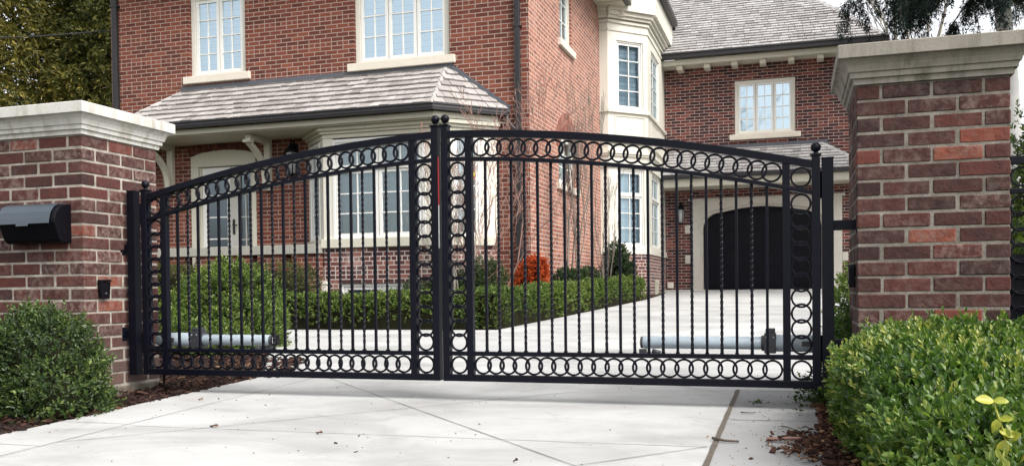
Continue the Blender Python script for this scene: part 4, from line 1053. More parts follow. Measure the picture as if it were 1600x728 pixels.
# ------------------------------------------------------------------ brick pillars
def pillar(X0, Y0, label, bias, cap_mat, seed, grp='brick gate pillars', spec=None, cap_o=1.0):
    W = .6; N_ = 20; H = .0695; z0 = .043
    t = thing('gate_pillar', label, 'pillar', (X0+.3, Y0+.3, ground_z(Y0)), grp)
    mb = MB(); mb.box(X0+.0035, X0+W-.0035, Y0+.0035, Y0+W-.0035, z0-.2, z0+N_*H); 
    o = mb.build('mortar_core', 'mortar_pale' if seed == 2 else 'mortar', t)
    r = random.Random(seed); mb = MB(); bloom = []
    g = .0055
    def brick(x0, x1, y0, y1, z0_, z1_, key):
        mb.cur = tone = min(1, max(0, r.betavariate(1.7, 2.1)*0.86+bias))
        if r.random() < 0.03: mb.cur = r.uniform(.93, 1.0)
        if spec and key in spec: mb.cur = spec[key]
        j = lambda s_=.0022: r.uniform(-s_, s_)
        a = 0.0035
        # brick with softened edges: 3 loops
        x0, x1, y0, y1 = x0+g+j(), x1-g+j(), y0+g+j(), y1-g+j(); za, zb = z0_+g+j(.0015), z1_-g+j(.0015)
        # outer faces should be flush with the pillar face
        if abs(x0-X0) < .02: x0 = X0+j(.0018)
        if abs(x1-X0-W) < .02: x1 = X0+W+j(.0018)
        if abs(y0-Y0) < .02: y0 = Y0+j(.0018)
        if abs(y1-Y0-W) < .02: y1 = Y0+W+j(.0018)
        nf = len(mb.f)
        rings = [(a, za), (0, za+a), (0, zb-a), (a, zb)]
        k = 0.004
        vs = []
        for o_, z in rings:
            xa, xb, ya, yb = x0+o_, x1-o_, y0+o_, y1-o_
            vs += [(xa+k, ya, z), (xb-k, ya, z), (xb, ya+k, z), (xb, yb-k, z), (xb-k, yb, z), (xa+k, yb, z), (xa, yb-k, z), (xa, ya+k, z)]
        fs = [tuple(reversed(range(8))), tuple(range(24, 32))]
        for i in range(3):
            for q in range(8): fs.append((i*8+q, i*8+(q+1) % 8, (i+1)*8+(q+1) % 8, (i+1)*8+q))
        mb.addfaces(vs, fs)
        bl = max(0.0, r.gauss(.12, .3)) if seed != 2 else max(0., r.gauss(.25, .35))
        bloom.extend([min(1, bl)]*(len(mb.f)-nf))
    for i in range(N_):
        za, zb = z0+i*H, z0+(i+1)*H
        A = (i % 2 == 0)
        for k in range(3):
            if A:
                brick(X0+k*.2, X0+(k+1)*.2, Y0, Y0+.1, za, zb, ('f', i, k)); brick(X0+k*.2, X0+(k+1)*.2, Y0+W-.1, Y0+W, za, zb, ('b', i, k))
            else:
                brick(X0, X0+.1, Y0+k*.2, Y0+(k+1)*.2, za, zb, ('l', i, k)); brick(X0+W-.1, X0+W, Y0+k*.2, Y0+(k+1)*.2, za, zb, ('r', i, k))
        for k in range(2):
            if A:
                brick(X0, X0+.1, Y0+.1+k*.2, Y0+.3+k*.2, za, zb, ('l', i, k)); brick(X0+W-.1, X0+W, Y0+.1+k*.2, Y0+.3+k*.2, za, zb, ('r', i, k))
            else:
                brick(X0+.1+k*.2, X0+.3+k*.2, Y0, Y0+.1, za, zb, ('f', i, k)); brick(X0+.1+k*.2, X0+.3+k*.2, Y0+W-.1, Y0+W, za, zb, ('b', i, k))
    o = mb.build('brickwork', 'pbrick', t)
    at = o.data.attributes.new('bloom', 'FLOAT', 'FACE'); at.data.foreach_set('value', bloom)
    zc = z0+N_*H
    mb = MB(); c = cap_o
    mb.loftrect(X0, X0+W, Y0, Y0+W, [(.012, zc+.001), (.014, zc+.026), (.026, zc+.027), (.028, zc+.051), (.036, zc+.052), (.038, zc+.062), (.044, zc+.080), (.053, zc+.093), (.063, zc+.103), (.066, zc+.104), (.078, zc+.105), (.080, zc+.107), (.080, zc+.160), (.076, zc+.164), (-.28, zc+.175)])
    mb.build('cap_stone', cap_mat, t)
    mb = MB(); mb.box(X0-.012, X0+W+.012, Y0-.015, Y0+W+.012, -.25, z0-.012); ft = mb.build('footing', 'footing', t, bevel=.01)
    return t
pl = pillar(-4.296, 3.97, 'reddish brick gate pillar with pale stone cap and black mailbox, left of the gate', .13, 'cap_pale', 2)
pr = pillar(.267, 4.2, 'dark maroon brick gate pillar with stained stone cap behind the big boxwood on the right', -.03, 'cap_dirty', 7,
            spec={('f', 15, 1): .99, ('f', 16, 2): .97, ('f', 5, 1): .97, ('f', 14, 2): .75, ('f', 17, 1): .8, ('f', 7, 0): .74})

# ------------------------------------------------------------------ the gate
GYC = 4.3; XC = -1.728
def arc(s): s = abs(s); return 1.378 - .03*s - .059*s*s
def gate_leaf(sgn, label):
    """sgn=-1 left leaf, +1 right leaf. s = distance from centre line"""
    t = thing('gate_leaf', label, 'gate', (XC+sgn*1.84, GYC, .1), 'leaves of the double driveway gate')
    X = lambda s: XC+sgn*s
    S0, S1 = .009, 1.845; d2 = .020
    a0, a1 = S0+.036, S0+.036+.094       # ring column at the latch side
    a2 = a1+.034
    b0, b1 = S1-.036, S1-.036-.094; b2 = b1-.034
    def bx(mb, s0, s1, z0, z1, dy=d2):
        x0, x1 = sorted((X(s0), X(s1))); mb.box(x0, x1, GYC-dy, GYC+dy, z0, z1)
    def vslant(mb, s0, s1, zb, f, dy):   # upright whose top follows the arc
        x0, x1 = X(s0), X(s1); za, zc = f(s0), f(s1)
        if x0 > x1: x0, x1, za, zc = x1, x0, zc, za
        mb.hexa([(x0, GYC-dy, zb), (x1, GYC-dy, zb), (x1, GYC+dy, zb), (x0, GYC+dy, zb), (x0, GYC-dy, za), (x1, GYC-dy, zc), (x1, GYC+dy, zc), (x0, GYC+dy, za)])
    # stiles
    for s0, s1, top in ((S0, a0, arc(S0)+.022), (b0, S1, arc(S1)+.028)):
        mb = MB(); bx(mb, s0, s1, .098, top, .024); c = (s0+s1)/2
        mb.box(X(c)-.024, X(c)+.024, GYC-.028, GYC+.028, top+.0005, top+.009)
        st = mb.build('stile', 'iron', t, bevel=.002)
        mb = MB(); R_ = .0225; z_ = top+.009
        prof = [(.017, .0), (.012, .004), (.009, .010)] + [(R_*math.sin(PI*k/12), .010+R_-.001-R_*math.cos(PI*k/12)) for k in range(2, 13)]
        mb.lathe((X(c), GYC, z_), prof, 20); mb.build('ball_finial', 'iron', st)
    # arched rails
    for name, o0, o1, dy in (('top_rail', 0, .035, .0215), ('arch_rail', .135, .154, .019)):
        mb = MB(); n = 36; e0, e1 = a0, b0
        vs = []; fs = []
        for i in range(n+1):
            s = e0+(e1-e0)*i/n; z = arc(s)
            vs += [(X(s), GYC-dy, z-o0), (X(s), GYC+dy, z-o0), (X(s), GYC+dy, z-o1), (X(s), GYC-dy, z-o1)]
        for i in range(n):
            for j in range(4):
                a, b = i*4+j, i*4+(j+1) % 4; f_ = (a, b, b+4, a+4); fs.append(f_ if sgn > 0 else tuple(reversed(f_)))
        mb.addfaces(vs, fs); mb.build(name, 'iron', t, bevel=.002)
    for z0, z1, nm, dy in ((.098, .131, 'bottom_rail', .0215), (.228, .249, 'lower_rail', .019)):
        mb = MB(); bx(mb, a0, b0, z0, z1, dy); mb.build(nm, 'iron', t, bevel=.002)
    for s0, s1 in ((a1, a2), (b2, b1)):
        mb = MB(); vslant(mb, s0, s1, .125, lambda s: arc(s)-.02, .018); mb.build('inner_stile', 'iron', t, bevel=.0015)
    # rings (flat bar rolled on edge)
    Rr, tk, hd = .0468, .0095, .007
    me = None
    def ring(s, z, par=0, scale=1.0):
        nonlocal me
        if me is None:
            mb = MB(); n = 36; vs = []; fs = []
            for i in range(n):
                a = 2*PI*i/n; c_, s_ = math.cos(a), math.sin(a)
                for rr, yy in ((Rr, -hd+.0015), (Rr-.0015, -hd), (Rr-tk+.0015, -hd), (Rr-tk, -hd+.0015), (Rr-tk, hd-.0015), (Rr-tk+.0015, hd), (Rr-.0015, hd), (Rr, hd-.0015)):
                    vs.append((rr*c_, yy, rr*s_))
            for i in range(n):
                for j in range(8):
                    a, b = i*8+j, i*8+(j+1) % 8; a2_, b2_ = ((i+1) % n)*8+j, ((i+1) % n)*8+(j+1) % 8
                    fs.append((a, b, b2_, a2_))
            mb.addfaces(vs, fs, None, False); o = mb.build('ring', 'iron', t)
            me = o.data
        else:
            o = bpy.data.objects.new('ring', me); COL.objects.link(o); o.parent = t
            o.matrix_parent_inverse = t.matrix_world.inverted()
        tilt = 0.10*(1 if par % 2 else -1)*0
        o.matrix_basis = Matrix.Translation((X(s), GYC + (.0018 if par % 2 else -.0018)*1.0, z)) @ Matrix.Scale(scale, 4)
    k = 0
    lo = .1795
    ca, cb = (a0+a1)/2, (b0+b1)/2
    mida = lambda s: arc(s)-.085
    for s in (ca, cb): ring(s, lo); ring(s, mida(s))
    n = 22; f0, f1 = a2+Rr, b2-Rr
    for i in range(n):
        s = f0+(f1-f0)*i/(n-1); ring(s, lo, i); 
    n = 23
    for i in range(n):
        s = f0+(f1-f0)*i/(n-1); ring(s, mida(s), i)
    for c, n in ((ca, 13), (cb, 10)):
        z0, z1 = .249+Rr, arc(c)-.157-Rr
        for i in range(n): ring(c, z0+(z1-z0)*i/(n-1), i)
    # pickets, every second one twisted
    n = 21; q = .0062
    for i in range(n):
        s = b2-(b2-a2)*(i+1)/(n+1); x = X(s); za, zb = .245, arc(s)-.147
        mb = MB()
        if i % 2 == 0:
            mb.box(x-q, x+q, GYC-q, GYC+q, za, zb); nm = 'picket'
        else:
            nm = 'twisted_picket'; m_ = int((zb-za)/.0075); vs = []; fs = []
            for j in range(m_+1):
                z = za+(zb-za)*j/m_; tw = 2*PI*(z-za)/.115
                e = min(z-za, zb-z); 
                if e < .04: tw = 2*PI*((.04 if z-za < zb-z else zb-za-.04))/.115
                for w in range(4):
                    a = tw+PI/4+w*PI/2; vs.append((x+q*1.25*math.cos(a), GYC+q*1.25*math.sin(a), z))
            for j in range(m_):
                for w in range(4): a, b = j*4+w, j*4+(w+1) % 4; fs.append((a, b, b+4, a+4))
            mb.addfaces(vs, fs)
        # small weld collar at the feet
        mb.box(x-.0085, x+.0085, GYC-.0085, GYC+.0085, .2495, .256)
        mb.build(nm, 'iron', t)
    return t
gl = gate_leaf(-1, 'left leaf of the black iron gate, its arched top falling towards the mailbox pillar')
gr = gate_leaf(1, 'right leaf of the black iron gate, its arched top falling towards the dark pillar')
mb = MB(); mb.box(XC-.0085, XC-.0065, GYC-.018, GYC-.006, 1.00, 1.245); mb.build('red_reflector', 'red_tape', gl)
mb = MB(); mb.box(XC-.0085, XC-.0065, GYC-.018, GYC-.006, .78, .999); mb.build('white_reflector', 'white_tape', gl)
# hinges
for side, leaf in ((-1, gl), (1, gr)):
    for z in (.28, 1.02):
        mb = MB(); x = XC+side*(1.845+.010); mb.lathe((x, GYC, z-.06), [(.010, 0), (.012, .003), (.012, .055), (.009, .058), (.012, .062), (.012, .117), (.010, .12)], 12); mb.build('hinge', 'iron', leaf)

def gate_post(x0, x1, top, label, br, bz):
    t = thing('gate_post', label, 'post', ((x0+x1)/2, GYC, .05), 'square steel gate posts')
    mb = MB(); mb.box(x0, x1, GYC-.026, GYC+.026, .095, top); p = mb.build('post', 'iron', t, bevel=.002)
    mb = MB(); mb.box(x0-.002, x1+.002, GYC-.028, GYC+.028, top+.0005, top+.006); mb.build('post_cap', 'iron', t, bevel=.002)
    for z in bz:
        mb = MB(); a, b = br; mb.box(a, b, GYC-.02, GYC+.02, z-.022, z+.022)
        e = a if abs(a+3.696) < .05 else b
        mb.box(e-.006, e+.006, GYC-.045, GYC+.045, z-.04, z+.04); mb.build('wall_bracket', 'iron', t, bevel=.002)
    return t
gate_post(-3.668, -3.616, 1.15, 'square black post holding the left gate leaf beside the mailbox pillar', (-3.702, -3.669), (.825, .33))
gate_post(.124, .174, 1.135, 'square black post holding the right gate leaf beside the dark brick pillar', (.1745, .272), (.835, .30))

# gate operators
def operator(x_hinge, x_tip, zc, label, sg):
    t = thing('gate_opener', label, 'gate opener', (x_hinge, 4.40, zc), 'gate openers behind the bottom rails')
    y = 4.405; L_ = abs(x_tip-x_hinge); X = lambda d_: x_hinge+sg*d_
    def cyl(nm, d0, d1, r0, mat, par=t, r1=None):
        mb = MB(); xa, xb = sorted((X(d0), X(d1))); mb.lathe((xa, y, zc), [(r0*.93, 0), (r0, .004), (r0, xb-xa-.004), (r0*.93, xb-xa)], 28, 'X'); return mb.build(nm, mat, par)
    cyl('motor_housing', .0, .25, .040, 'opener'); cyl('drive_tube', .31, L_-.012, .0305, 'opener')
    cyl('collar', .285, .312, .037, 'bracket_grey'); cyl('end_cap', L_-.014, L_, .029, 'bracket_grey')
    mb = MB(); xa, xb = sorted((X(.245), X(.298))); mb.box(xa, xb, y-.043, y+.043, zc-.046, zc+.048); mb.box(xa+.006, xb-.004, y-.035, y+.035, zc+.0485, zc+.07)
    mb.lathe(((xa+xb)/2, y-.047, zc-.01), [(.006, 0), (.006, .006)], 10, 'Y'); mb.build('gearbox', 'bracket_grey', t, bevel=.005)
    mb = MB(); xa, xb = sorted((X(L_+.006), X(L_-.03))); mb.box(xa, xb, y-.02, y+.0, zc-.052, zc-.032); mb.build('mounting_lug', 'bracket_grey', t)
    mb = MB(); mb.tube([(X(L_-.10), y-.03, zc-.052), (X(L_-.06), y-.03, zc-.040)], .012, 8)
    mb.build('mounting_lug', 'bracket_grey', t)
    if sg > 0:
        mb = MB(); xa = X(.27); mb.tube([(xa, y, zc-.046), (xa-sg*.01, y+.01, zc-.09), (X(.17), y+.02, zc-.12), (X(.06), y+.04, zc-.11), (X(-.03), y+.07, zc-.06), (X(-.07), y+.12, zc-.10), (X(-.08), y+.13, zc-.30)], .0065, 8); mb.build('cable', 'plastic_black', t)
    for q in (.256, .288):
        mb = MB(); mb.lathe((X(q), y-.049, zc+.03), [(.004, 0), (.004, .006)], 6, 'Y'); mb.build('bolt', 'opener', t)
    mb = MB(); xa, xb = sorted((X(.06), X(.13))); mb.box(xa, xb, y-.0415, y-.039, zc-.012, zc+.012); mb.build('rating_plate', 'bracket_grey', t)
    if sg > 0:
        mb = MB(); mb.box(X(L_+.006), X(L_+.036), y-.02, y+.02, zc-.03, zc+.03); o = mb.build('end_box', 'plastic_black', t, bevel=.005)
        mb = MB(); mb.box(X(L_+.011), X(L_+.031), y-.0225, y-.0205, zc-.016, zc+.016); mb.build('face_plate', 'white_tape', o)
    return t
operator(-3.56, -2.80, .293, 'pale blue-grey tube opener behind the left gate leaf', 1)
operator(.165, -.72, .296, 'pale blue-grey tube opener behind the right gate leaf', -1)

# right-hand fence panel behind the dark pillar
def side_fence():
    t = thing('iron_fence', 'black iron fence panel with rings running off to the right of the dark pillar', 'fence', (1.6, 4.62, .0))
    Y = 4.62
    mb = MB(); mb.box(.90, .945, Y-.02, Y+.02, -.05, 1.145); mb.build('stile', 'iron', t, bevel=.002)
    mb = MB(); mb.box(1.045, 1.08, Y-.018, Y+.018, -.05, 1.10); mb.build('stile', 'iron', t, bevel=.002)
    for z0, z1 in ((1.11, 1.145), (.975, .998), (.20, .22), (.08, .115)):
        mb = MB(); mb.box(.9455, 3.4, Y-.017, Y+.017, z0, z1); mb.build('rail', 'iron', t, bevel=.002)
    k = 0
    zs = [1.053] + [.92-.072*i for i in range(10)] + [.165]
    cols = [(.995, z) for z in zs] + [(1.13+.068*i, 1.053) for i in range(30)]
    me = bpy.data.objects['ring'].data
    for (x, z) in cols:
        o = bpy.data.objects.new('ring', me); COL.objects.link(o); o.parent = t; o.matrix_parent_inverse = t.matrix_world.inverted()
        o.matrix_basis = Matrix.Translation((x, Y+(.0018 if k % 2 else -.0018), z)); k += 1
    for i in range(32):
        mb = MB(); x = 1.13+i*.07; mb.box(x-.0065, x+.0065, Y-.0065, Y+.0065, .221, .974); mb.build('picket', 'iron', t)
    mb = MB(); mb.box(.946, 3.4, Y+.022, Y+.026, .0, .70); mb.build('hedge_dark_sheet', 'iron', t)  # added black sheet standing in for the dark dense hedge behind
side_fence()

# mailbox
def mailbox():
    t = thing('mailbox', 'black metal mailbox with slate grey curved lid on the left pillar', 'mailbox', (-3.95, 3.9, .95))
    x0, x1, y1 = -4.155, -3.772, 3.968
    prof = [(0, .845), (-.065, .845), (-.085, .862), (-.118, .95), (-.118, .972), (-.108, 1.005), (-.085, 1.035), (-.055, 1.05), (0, 1.056)]
    F = lambda u, z, n: (n, y1+u, z)
    mb = MB(); mb.prism(F, prof, x0, x1); mb.build('body', 'mail', t, bevel=.004)
    lid = [(-.006, 1.0585), (-.056, 1.0535), (-.088, 1.0385), (-.112, 1.007), (-.1225, .972), (-.1265, .945), (-.1295, .946), (-.1255, .973), (-.115, 1.009), (-.090, 1.0415), (-.057, 1.057), (-.006, 1.062)]
    mb = MB(); mb.prism(F, lid, x0-.004, x1-.03); mb.prism(F, [(-.1265, .946), (-.1265, .934), (-.1325, .934), (-.1298, .946)], (x0+x1)/2-.06, (x0+x1)/2+.02); mb.build('lid', 'mail_lid', t, bevel=.001)
    mb = MB(); mb.box(x0-.12, x0-.005, y1-.05, y1, .93, 1.04); mb.build('side_box', 'mail', t, bevel=.006)
mailbox()
def sensor(x, y, z, nx, label):
    t = thing('photocell', label, 'sensor', (x, y, z), 'gate photocells')
    mb = MB(); F = Fr(x, y, 0, nx)
    mb.prism(F, [(-.030, -.045+z), (.030, -.045+z), (.038, .045+z), (-.038, .045+z)], .001, .028); mb.prism(F, [(-.042, .046+z), (.042, .046+z), (.036, .058+z), (-.036, .058+z)], .001, .034)
    mb.build('housing', 'plastic_black', t, bevel=.004)
    mb = MB(); c = F(0, z-.02, .0285)
    mb.lathe((c[0], c[1], c[2]), [(.009, 0), (.008, .003*nx), (.003, .004*nx)], 14, 'X'); mb.build('lens', 'lens', t)
sensor(-3.694, 4.10, .585, 1, 'small black photocell on the side of the mailbox pillar')
sensor(.265, 4.33, .60, -1, 'small black photocell on the side of the dark pillar')

# ------------------------------------------------------------------ shrubs and hedges
# near boxwood on the right: a mounded clipped mass falling towards the camera
def right_boxwood():
    t = thing('boxwood_bush', 'large glossy boxwood bush filling the lower right corner in front of the dark pillar', 'bush', (.8, 3.2, -.03), 'boxwood bushes by the pillars')
    r = np.random.default_rng(21)
    xl = lambda y: .205 + .02*np.sin(y*5.0) + .045*(4.1-y)
    def top(x, y):
        h = .372 - .145*np.clip((3.6-y)/2.0, 0, 1.5) + .028*np.sin(x*7+y*3)*np.sin(y*6-x*2) + .02*np.sin(13*x)*np.sin(11*y)
        e = np.clip((x-xl(y))/.12, 0, 1); h = h*(.80+.20*np.sqrt(e)) 
        b = np.clip((4.16-y)/.15, 0, 1); h = h*(.75+.25*np.sqrt(b))
        rr = np.clip((x-.85), 0, 1); h = h-.05*rr
        return h
    n = 9500
    y = 1.15+3.02*r.random(n)**.9; x = xl(y)+ (1.75-xl(y))*r.random(n)**1.15
    # denser close to the camera is unnecessary: uniform looks right
    z = top(x, y); e_ = .01
    gx = (top(x+e_, y)-z)/e_; gy = (top(x, y+e_)-z)/e_
    N = unit(np.stack([-gx, -gy, np.ones(n)], 1)); P = np.stack([x, y, z - np.abs(r.normal(0, .022, n))], 1)
    m_ = 4200
    y2 = 1.3+2.88*r.random(m_); z2 = r.random(m_)**.8; x2 = xl(y2); zt = top(x2+.0, y2)*1.0
    bulge = .03*np.sin(np.clip(z2, 0, 1)*PI*.9)
    P2 = np.stack([x2-bulge+r.normal(0, .018, m_)+.012, y2, -.04+(zt+.04)*z2], 1); N2 = unit(np.stack([-np.ones(m_), r.normal(0, .15, m_), np.full(m_, .25)], 1))
    P = np.vstack([P, P2]); N = np.vstack([N, N2])
    sprigs('foliage', P, N, .055, 9, .0232, 'box_leaf', t, 31, up=.45, spread=.6, tone_scale=4.5, wl=.52, tbase=.46)
    k = r.random(len(P)) < .07; sprigs('young_shoots', P[k]+N[k]*.018, N[k], .085, 12, .019, 'box_leaf', t, 33, up=1.0, spread=.35, tone_scale=5, wl=.5, tbase=.68)
    # deeper layer
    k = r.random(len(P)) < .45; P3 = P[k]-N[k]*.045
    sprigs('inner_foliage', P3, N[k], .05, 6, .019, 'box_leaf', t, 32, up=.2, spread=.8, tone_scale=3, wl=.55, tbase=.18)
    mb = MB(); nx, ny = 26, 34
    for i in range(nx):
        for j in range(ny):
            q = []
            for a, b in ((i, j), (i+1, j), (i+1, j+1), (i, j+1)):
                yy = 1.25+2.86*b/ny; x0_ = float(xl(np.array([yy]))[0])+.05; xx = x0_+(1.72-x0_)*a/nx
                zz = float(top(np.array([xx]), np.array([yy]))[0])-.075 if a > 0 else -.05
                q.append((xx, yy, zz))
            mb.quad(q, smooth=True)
    mb.build('branches', 'core', t)  # dark shell added under the leaves, blocks light through the bush
    # woody stubs on the cut top
    rr = random.Random(4)
    for k in range(45):
        mb = MB()
        yy = 1.5+2.4*rr.random(); xx = .25+1.0*rr.random(); zz = float(top(np.array([xx]), np.array([yy]))[0])
        dx, dy = rr.gauss(0, .3), rr.gauss(0, .3); L_ = rr.uniform(.03, .06)
        mb.tube([(xx, yy, zz-.05), (xx+dx*L_, yy+dy*L_, zz+.012)], [.0028, .0018], 5); mb.build('twig', 'bark_grey', t)
    # yellow shoot
    s0 = Vector((.392, 1.93, .235)); mb = MB(); pts = [s0+Vector((.006, .01, -.02)), s0+Vector((-.002, 0, .025)), s0+Vector((-.014, .0, .065)), s0+Vector((-.024, .0, .100))]
    mb.tube(pts, [.003, .0025, .002, .0015], 6); sh = mb.build('yellow_shoot', 'yellow_leaf', t)
    C_ = []; D_ = []; N_ = []; Ls = []
    for k, (p, dx, dz, L_) in enumerate([(pts[3], -1, .12, .034), (pts[3], 1, .15, .026), (pts[2], 1, .1, .024), (pts[2], -.5, -.9, .026), (pts[2]-Vector((0, 0, .02)), .9, -.5, .028), (pts[1], -.4, -.9, .036), (pts[1], .9, .5, .03), (pts[1]+Vector((0, 0, .02)), .7, -.6, .026), (pts[0], .8, .4, .034), (pts[0], -.6, .5, .03)]):
        C_.append(tuple(p)); D_.append((dx, -.25, dz)); N_.append((0.1*dx, -.8, .6)); Ls.append(L_)
    for p, d_, n_, L_ in zip(C_, D_, N_, Ls):
        d_ = Vector(d_).normalized(); n_ = Vector(n_); sd = d_.cross(n_).normalized(); n_ = sd.cross(d_); rr_ = random.Random(int(L_*1e5)+len(mb.v)); cu = rr_.uniform(-.5, .9)
        lf = MB(); lf.cur = rr_.random(); nu, nv = 8, 4; vs = []; fs = []
        for a in range(nu+1):
            f = a/nu; w = L_*.31*math.sin(PI*min(1, f*.93+.05))**.75
            for b in range(-nv//2, nv//2+1):
                g_ = b/(nv/2); q = Vector(p)+d_*(L_*f)+sd*(w*g_)+n_*(abs(g_)*w*.35-cu*L_*f*f*.45+.0006*math.sin(9*f+3*g_)); vs.append(q)
        for a in range(nu):
            for b in range(nv): k0 = a*(nv+1)+b; fs.append((k0, k0+1, k0+nv+2, k0+nv+1))
        lf.addfaces(vs, fs, None, True); lf.build('leaf', 'yellow_leaf', sh)
right_boxwood()

shrub('boxwood_bush', 'rounded dark green boxwood bush in front of the mailbox pillar', 'bush',
      [(-3.60, 3.62, .13, .30, .25, .33), (-3.48, 3.55, .05, .22, .22, .22), (-4.10, 3.34, .11, .33, .30, .35), (-4.45, 3.32, .12, .38, .33, .34), (-3.84, 3.50, .02, .25, .25, .22), (-4.85, 3.4, .1, .40, .38, .36), (-3.78, 3.72, .2, .2, .2, .27)],
      1500, .068, 8, .0205, 'box_leaf_left', 41, e=.9, rough=.17, group='boxwood bushes by the pillars', up=.6, spread=.6, tone_scale=3.5, tbase=.42, corek=.84)
shrub('boxwood_sprig', 'young boxwood sprouting through the right gate rings beside the post', 'bush',
      [(.30, 4.72, .16, .17, .15, .22), (.16, 4.52, .02, .13, .12, .14), (.42, 5.1, .25, .22, .2, .28)], 900, .07, 8, .022, 'box_leaf', 43, group='boxwood bushes by the pillars', up=.5, spread=.9, rough=.2, corek=.55)
shrub('garden_shrub', 'green shrub visible between the right gate post and pillar', 'bush', [(.62, 7.2, .3, .36, .4, .44), (.95, 7.8, .3, .5, .5, .4)], 500, .08, 7, .033, 'hedge_leaf', 44, up=.4, spread=.7)
# inside, left: loose boxwoods
shrub('boxwood_mass', 'loose boxwood clump behind the left gate leaf and its opener', 'bush',
      [(-4.98, 7.2, .30, .46, .5, .52), (-4.68, 6.9, .15, .32, .42, .36), (-5.35, 7.5, .3, .42, .5, .46), (-5.8, 7.1, .15, .5, .5, .40), (-6.5, 7.1, .1, .6, .6, .40), (-5.3, 6.5, .1, .5, .45, .30), (-7.3, 7.3, .1, .7, .6, .40), (-4.55, 6.4, .08, .25, .3, .2)],
      760, .085, 8, .030, 'hedge_leaf', 46, up=.7, spread=.6, rough=.13, tone_scale=2.0, tbase=.42, corek=.86)
shrub('yew_hedge', 'bronze tinted yew hedge under the porch ledge', 'hedge',
      [(-7.15, 11.2, .55, .75, .4, .42), (-8.2, 11.2, .55, .8, .4, .42), (-9.3, 11.3, .55, .8, .4, .44), (-10.3, 11.3, .5, .8, .4, .40)], 420, .07, 8, .034, 'yew_leaf', 48, e=.6, rough=.07, up=.3, spread=.8, wl=.34, simple_leaf=True, tbase=.5, corek=.9)

def hedge(name, label, path, w, h, dens, mat, seed):
    """clipped hedge along a 2-D path"""
    cx = sum(p[0] for p in path)/len(path); cy = sum(p[1] for p in path)/len(path)
    t = thing(name, label, 'hedge', (cx, cy, ground_z(cy)))
    r = np.random.default_rng(seed); PP = []; NN = []; mb = MB()
    for (x0, y0), (x1, y1) in zip(path[:-1], path[1:]):
        L_ = math.hypot(x1-x0, y1-y0); d_ = np.array([(x1-x0)/L_, (y1-y0)/L_]); nn = np.array([-d_[1], d_[0]])
        n = int(L_*(w+2*h)*dens); s = r.random(n)*L_; th = r.random(n)*PI
        e = .38; c_, s_ = np.cos(th), np.sin(th)
        a = np.sign(c_)*np.abs(c_)**e; b = np.abs(s_)**e
        wob = 1+.05*np.sin(s*4.1+seed)+.04*np.sin(s*9.3+2*b); wob2 = 1+.035*np.sin(s*2.7+1)+.03*np.sin(s*7.7+a*2)
        off = a*w/2*wob; zz = b*h*wob2
        X_ = x0+d_[0]*s+nn[0]*off; Y_ = y0+d_[1]*s+nn[1]*off
        Z_ = .03*(Y_-4.4)+zz-.01; N = np.stack([nn[0]*a, nn[1]*a, b*1.0], 1)
        P = np.stack([X_, Y_, Z_], 1)+r.normal(0, .012, (n, 3)); PP.append(P); NN.append(unit(N))
        m_ = int(w*h*dens*1.4)
        for end, sg in (((x0, y0), -1), ((x1, y1), 1)):
            q = r.uniform(-.5, .5, m_)*w; zz = r.random(m_)*h
            P = np.stack([end[0]+nn[0]*q+d_[0]*sg*.02, end[1]+nn[1]*q+d_[1]*sg*.02, .03*(end[1]-4.4)+zz], 1); PP.append(P); NN.append(np.tile([d_[0]*sg, d_[1]*sg, .2], (m_, 1)))
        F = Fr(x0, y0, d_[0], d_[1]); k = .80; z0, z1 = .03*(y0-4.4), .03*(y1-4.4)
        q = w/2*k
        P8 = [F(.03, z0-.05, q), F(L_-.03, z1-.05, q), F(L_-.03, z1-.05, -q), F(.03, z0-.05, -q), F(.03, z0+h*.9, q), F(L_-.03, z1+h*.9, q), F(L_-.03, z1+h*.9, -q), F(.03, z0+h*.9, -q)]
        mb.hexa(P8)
    mb.build('branches', 'core', t)  # dark boxes added inside the hedge so no light shows through
    sprigs('foliage', np.vstack(PP), np.vstack(NN), .05, 7, .029, mat, t, seed+1, up=.2, spread=.7, tone_scale=1.6, tbase=.42)
hedge('boxwood_hedge', 'low clipped boxwood hedge along the driveway edge in front of the bay window', [(-8.6, 9.33), (-3.35, 9.33)], .52, .385, 640, 'hedge_leaf', 61)
hedge('boxwood_hedge', 'low clipped boxwood hedge running back beside the drive to the tall bay', [(-3.30, 9.25), (-3.12, 11.4), (-2.86, 16.4)], .50, .40, 560, 'hedge_leaf', 63)

shrub('red_shrub', 'bright orange red dwarf shrub by the house corner', 'bush', [(-3.47, 12.0, .60, .25, .24, .36), (-3.42, 11.95, .85, .17, .17, .17), (-3.58, 12.0, .45, .22, .2, .25)], 1100, .055, 8, .026, 'orange_leaf', 51, rough=.15, spread=.9, tbase=.5)
shrub('garden_shrub', 'dark feathery evergreen shrub left of the orange bush', 'bush', [(-4.05, 11.7, .6, .33, .3, .38), (-4.55, 11.7, .5, .36, .3, .36), (-5.0, 11.6, .4, .3, .3, .3)], 520, .08, 8, .035, 'dark_leaf', 52, rough=.16, wl=.3, spread=.9, tbase=.6)
shrub('garden_shrub', 'small dark clipped shrub right of the orange bush', 'bush', [(-3.37, 13.6, .60, .24, .3, .28)], 520, .06, 7, .034, 'dark_leaf', 53, tbase=.45)
shrub('garden_shrub', 'small dark rounded shrub under the side wall', 'bush', [(-3.42, 15.3, .62, .26, .5, .30)], 480, .06, 7, .036, 'dark_leaf', 54, tbase=.45)
shrub('garden_shrub', 'tall dark evergreen shrub at the foot of the tall cream bay', 'bush', [(-3.25, 17.0, .75, .27, .3, .5), (-3.22, 16.9, 1.1, .2, .22, .32), (-3.05, 17.0, .9, .16, .2, .3)], 460, .09, 7, .042, 'dark_leaf', 55, rough=.16, tbase=.4, up=.7)

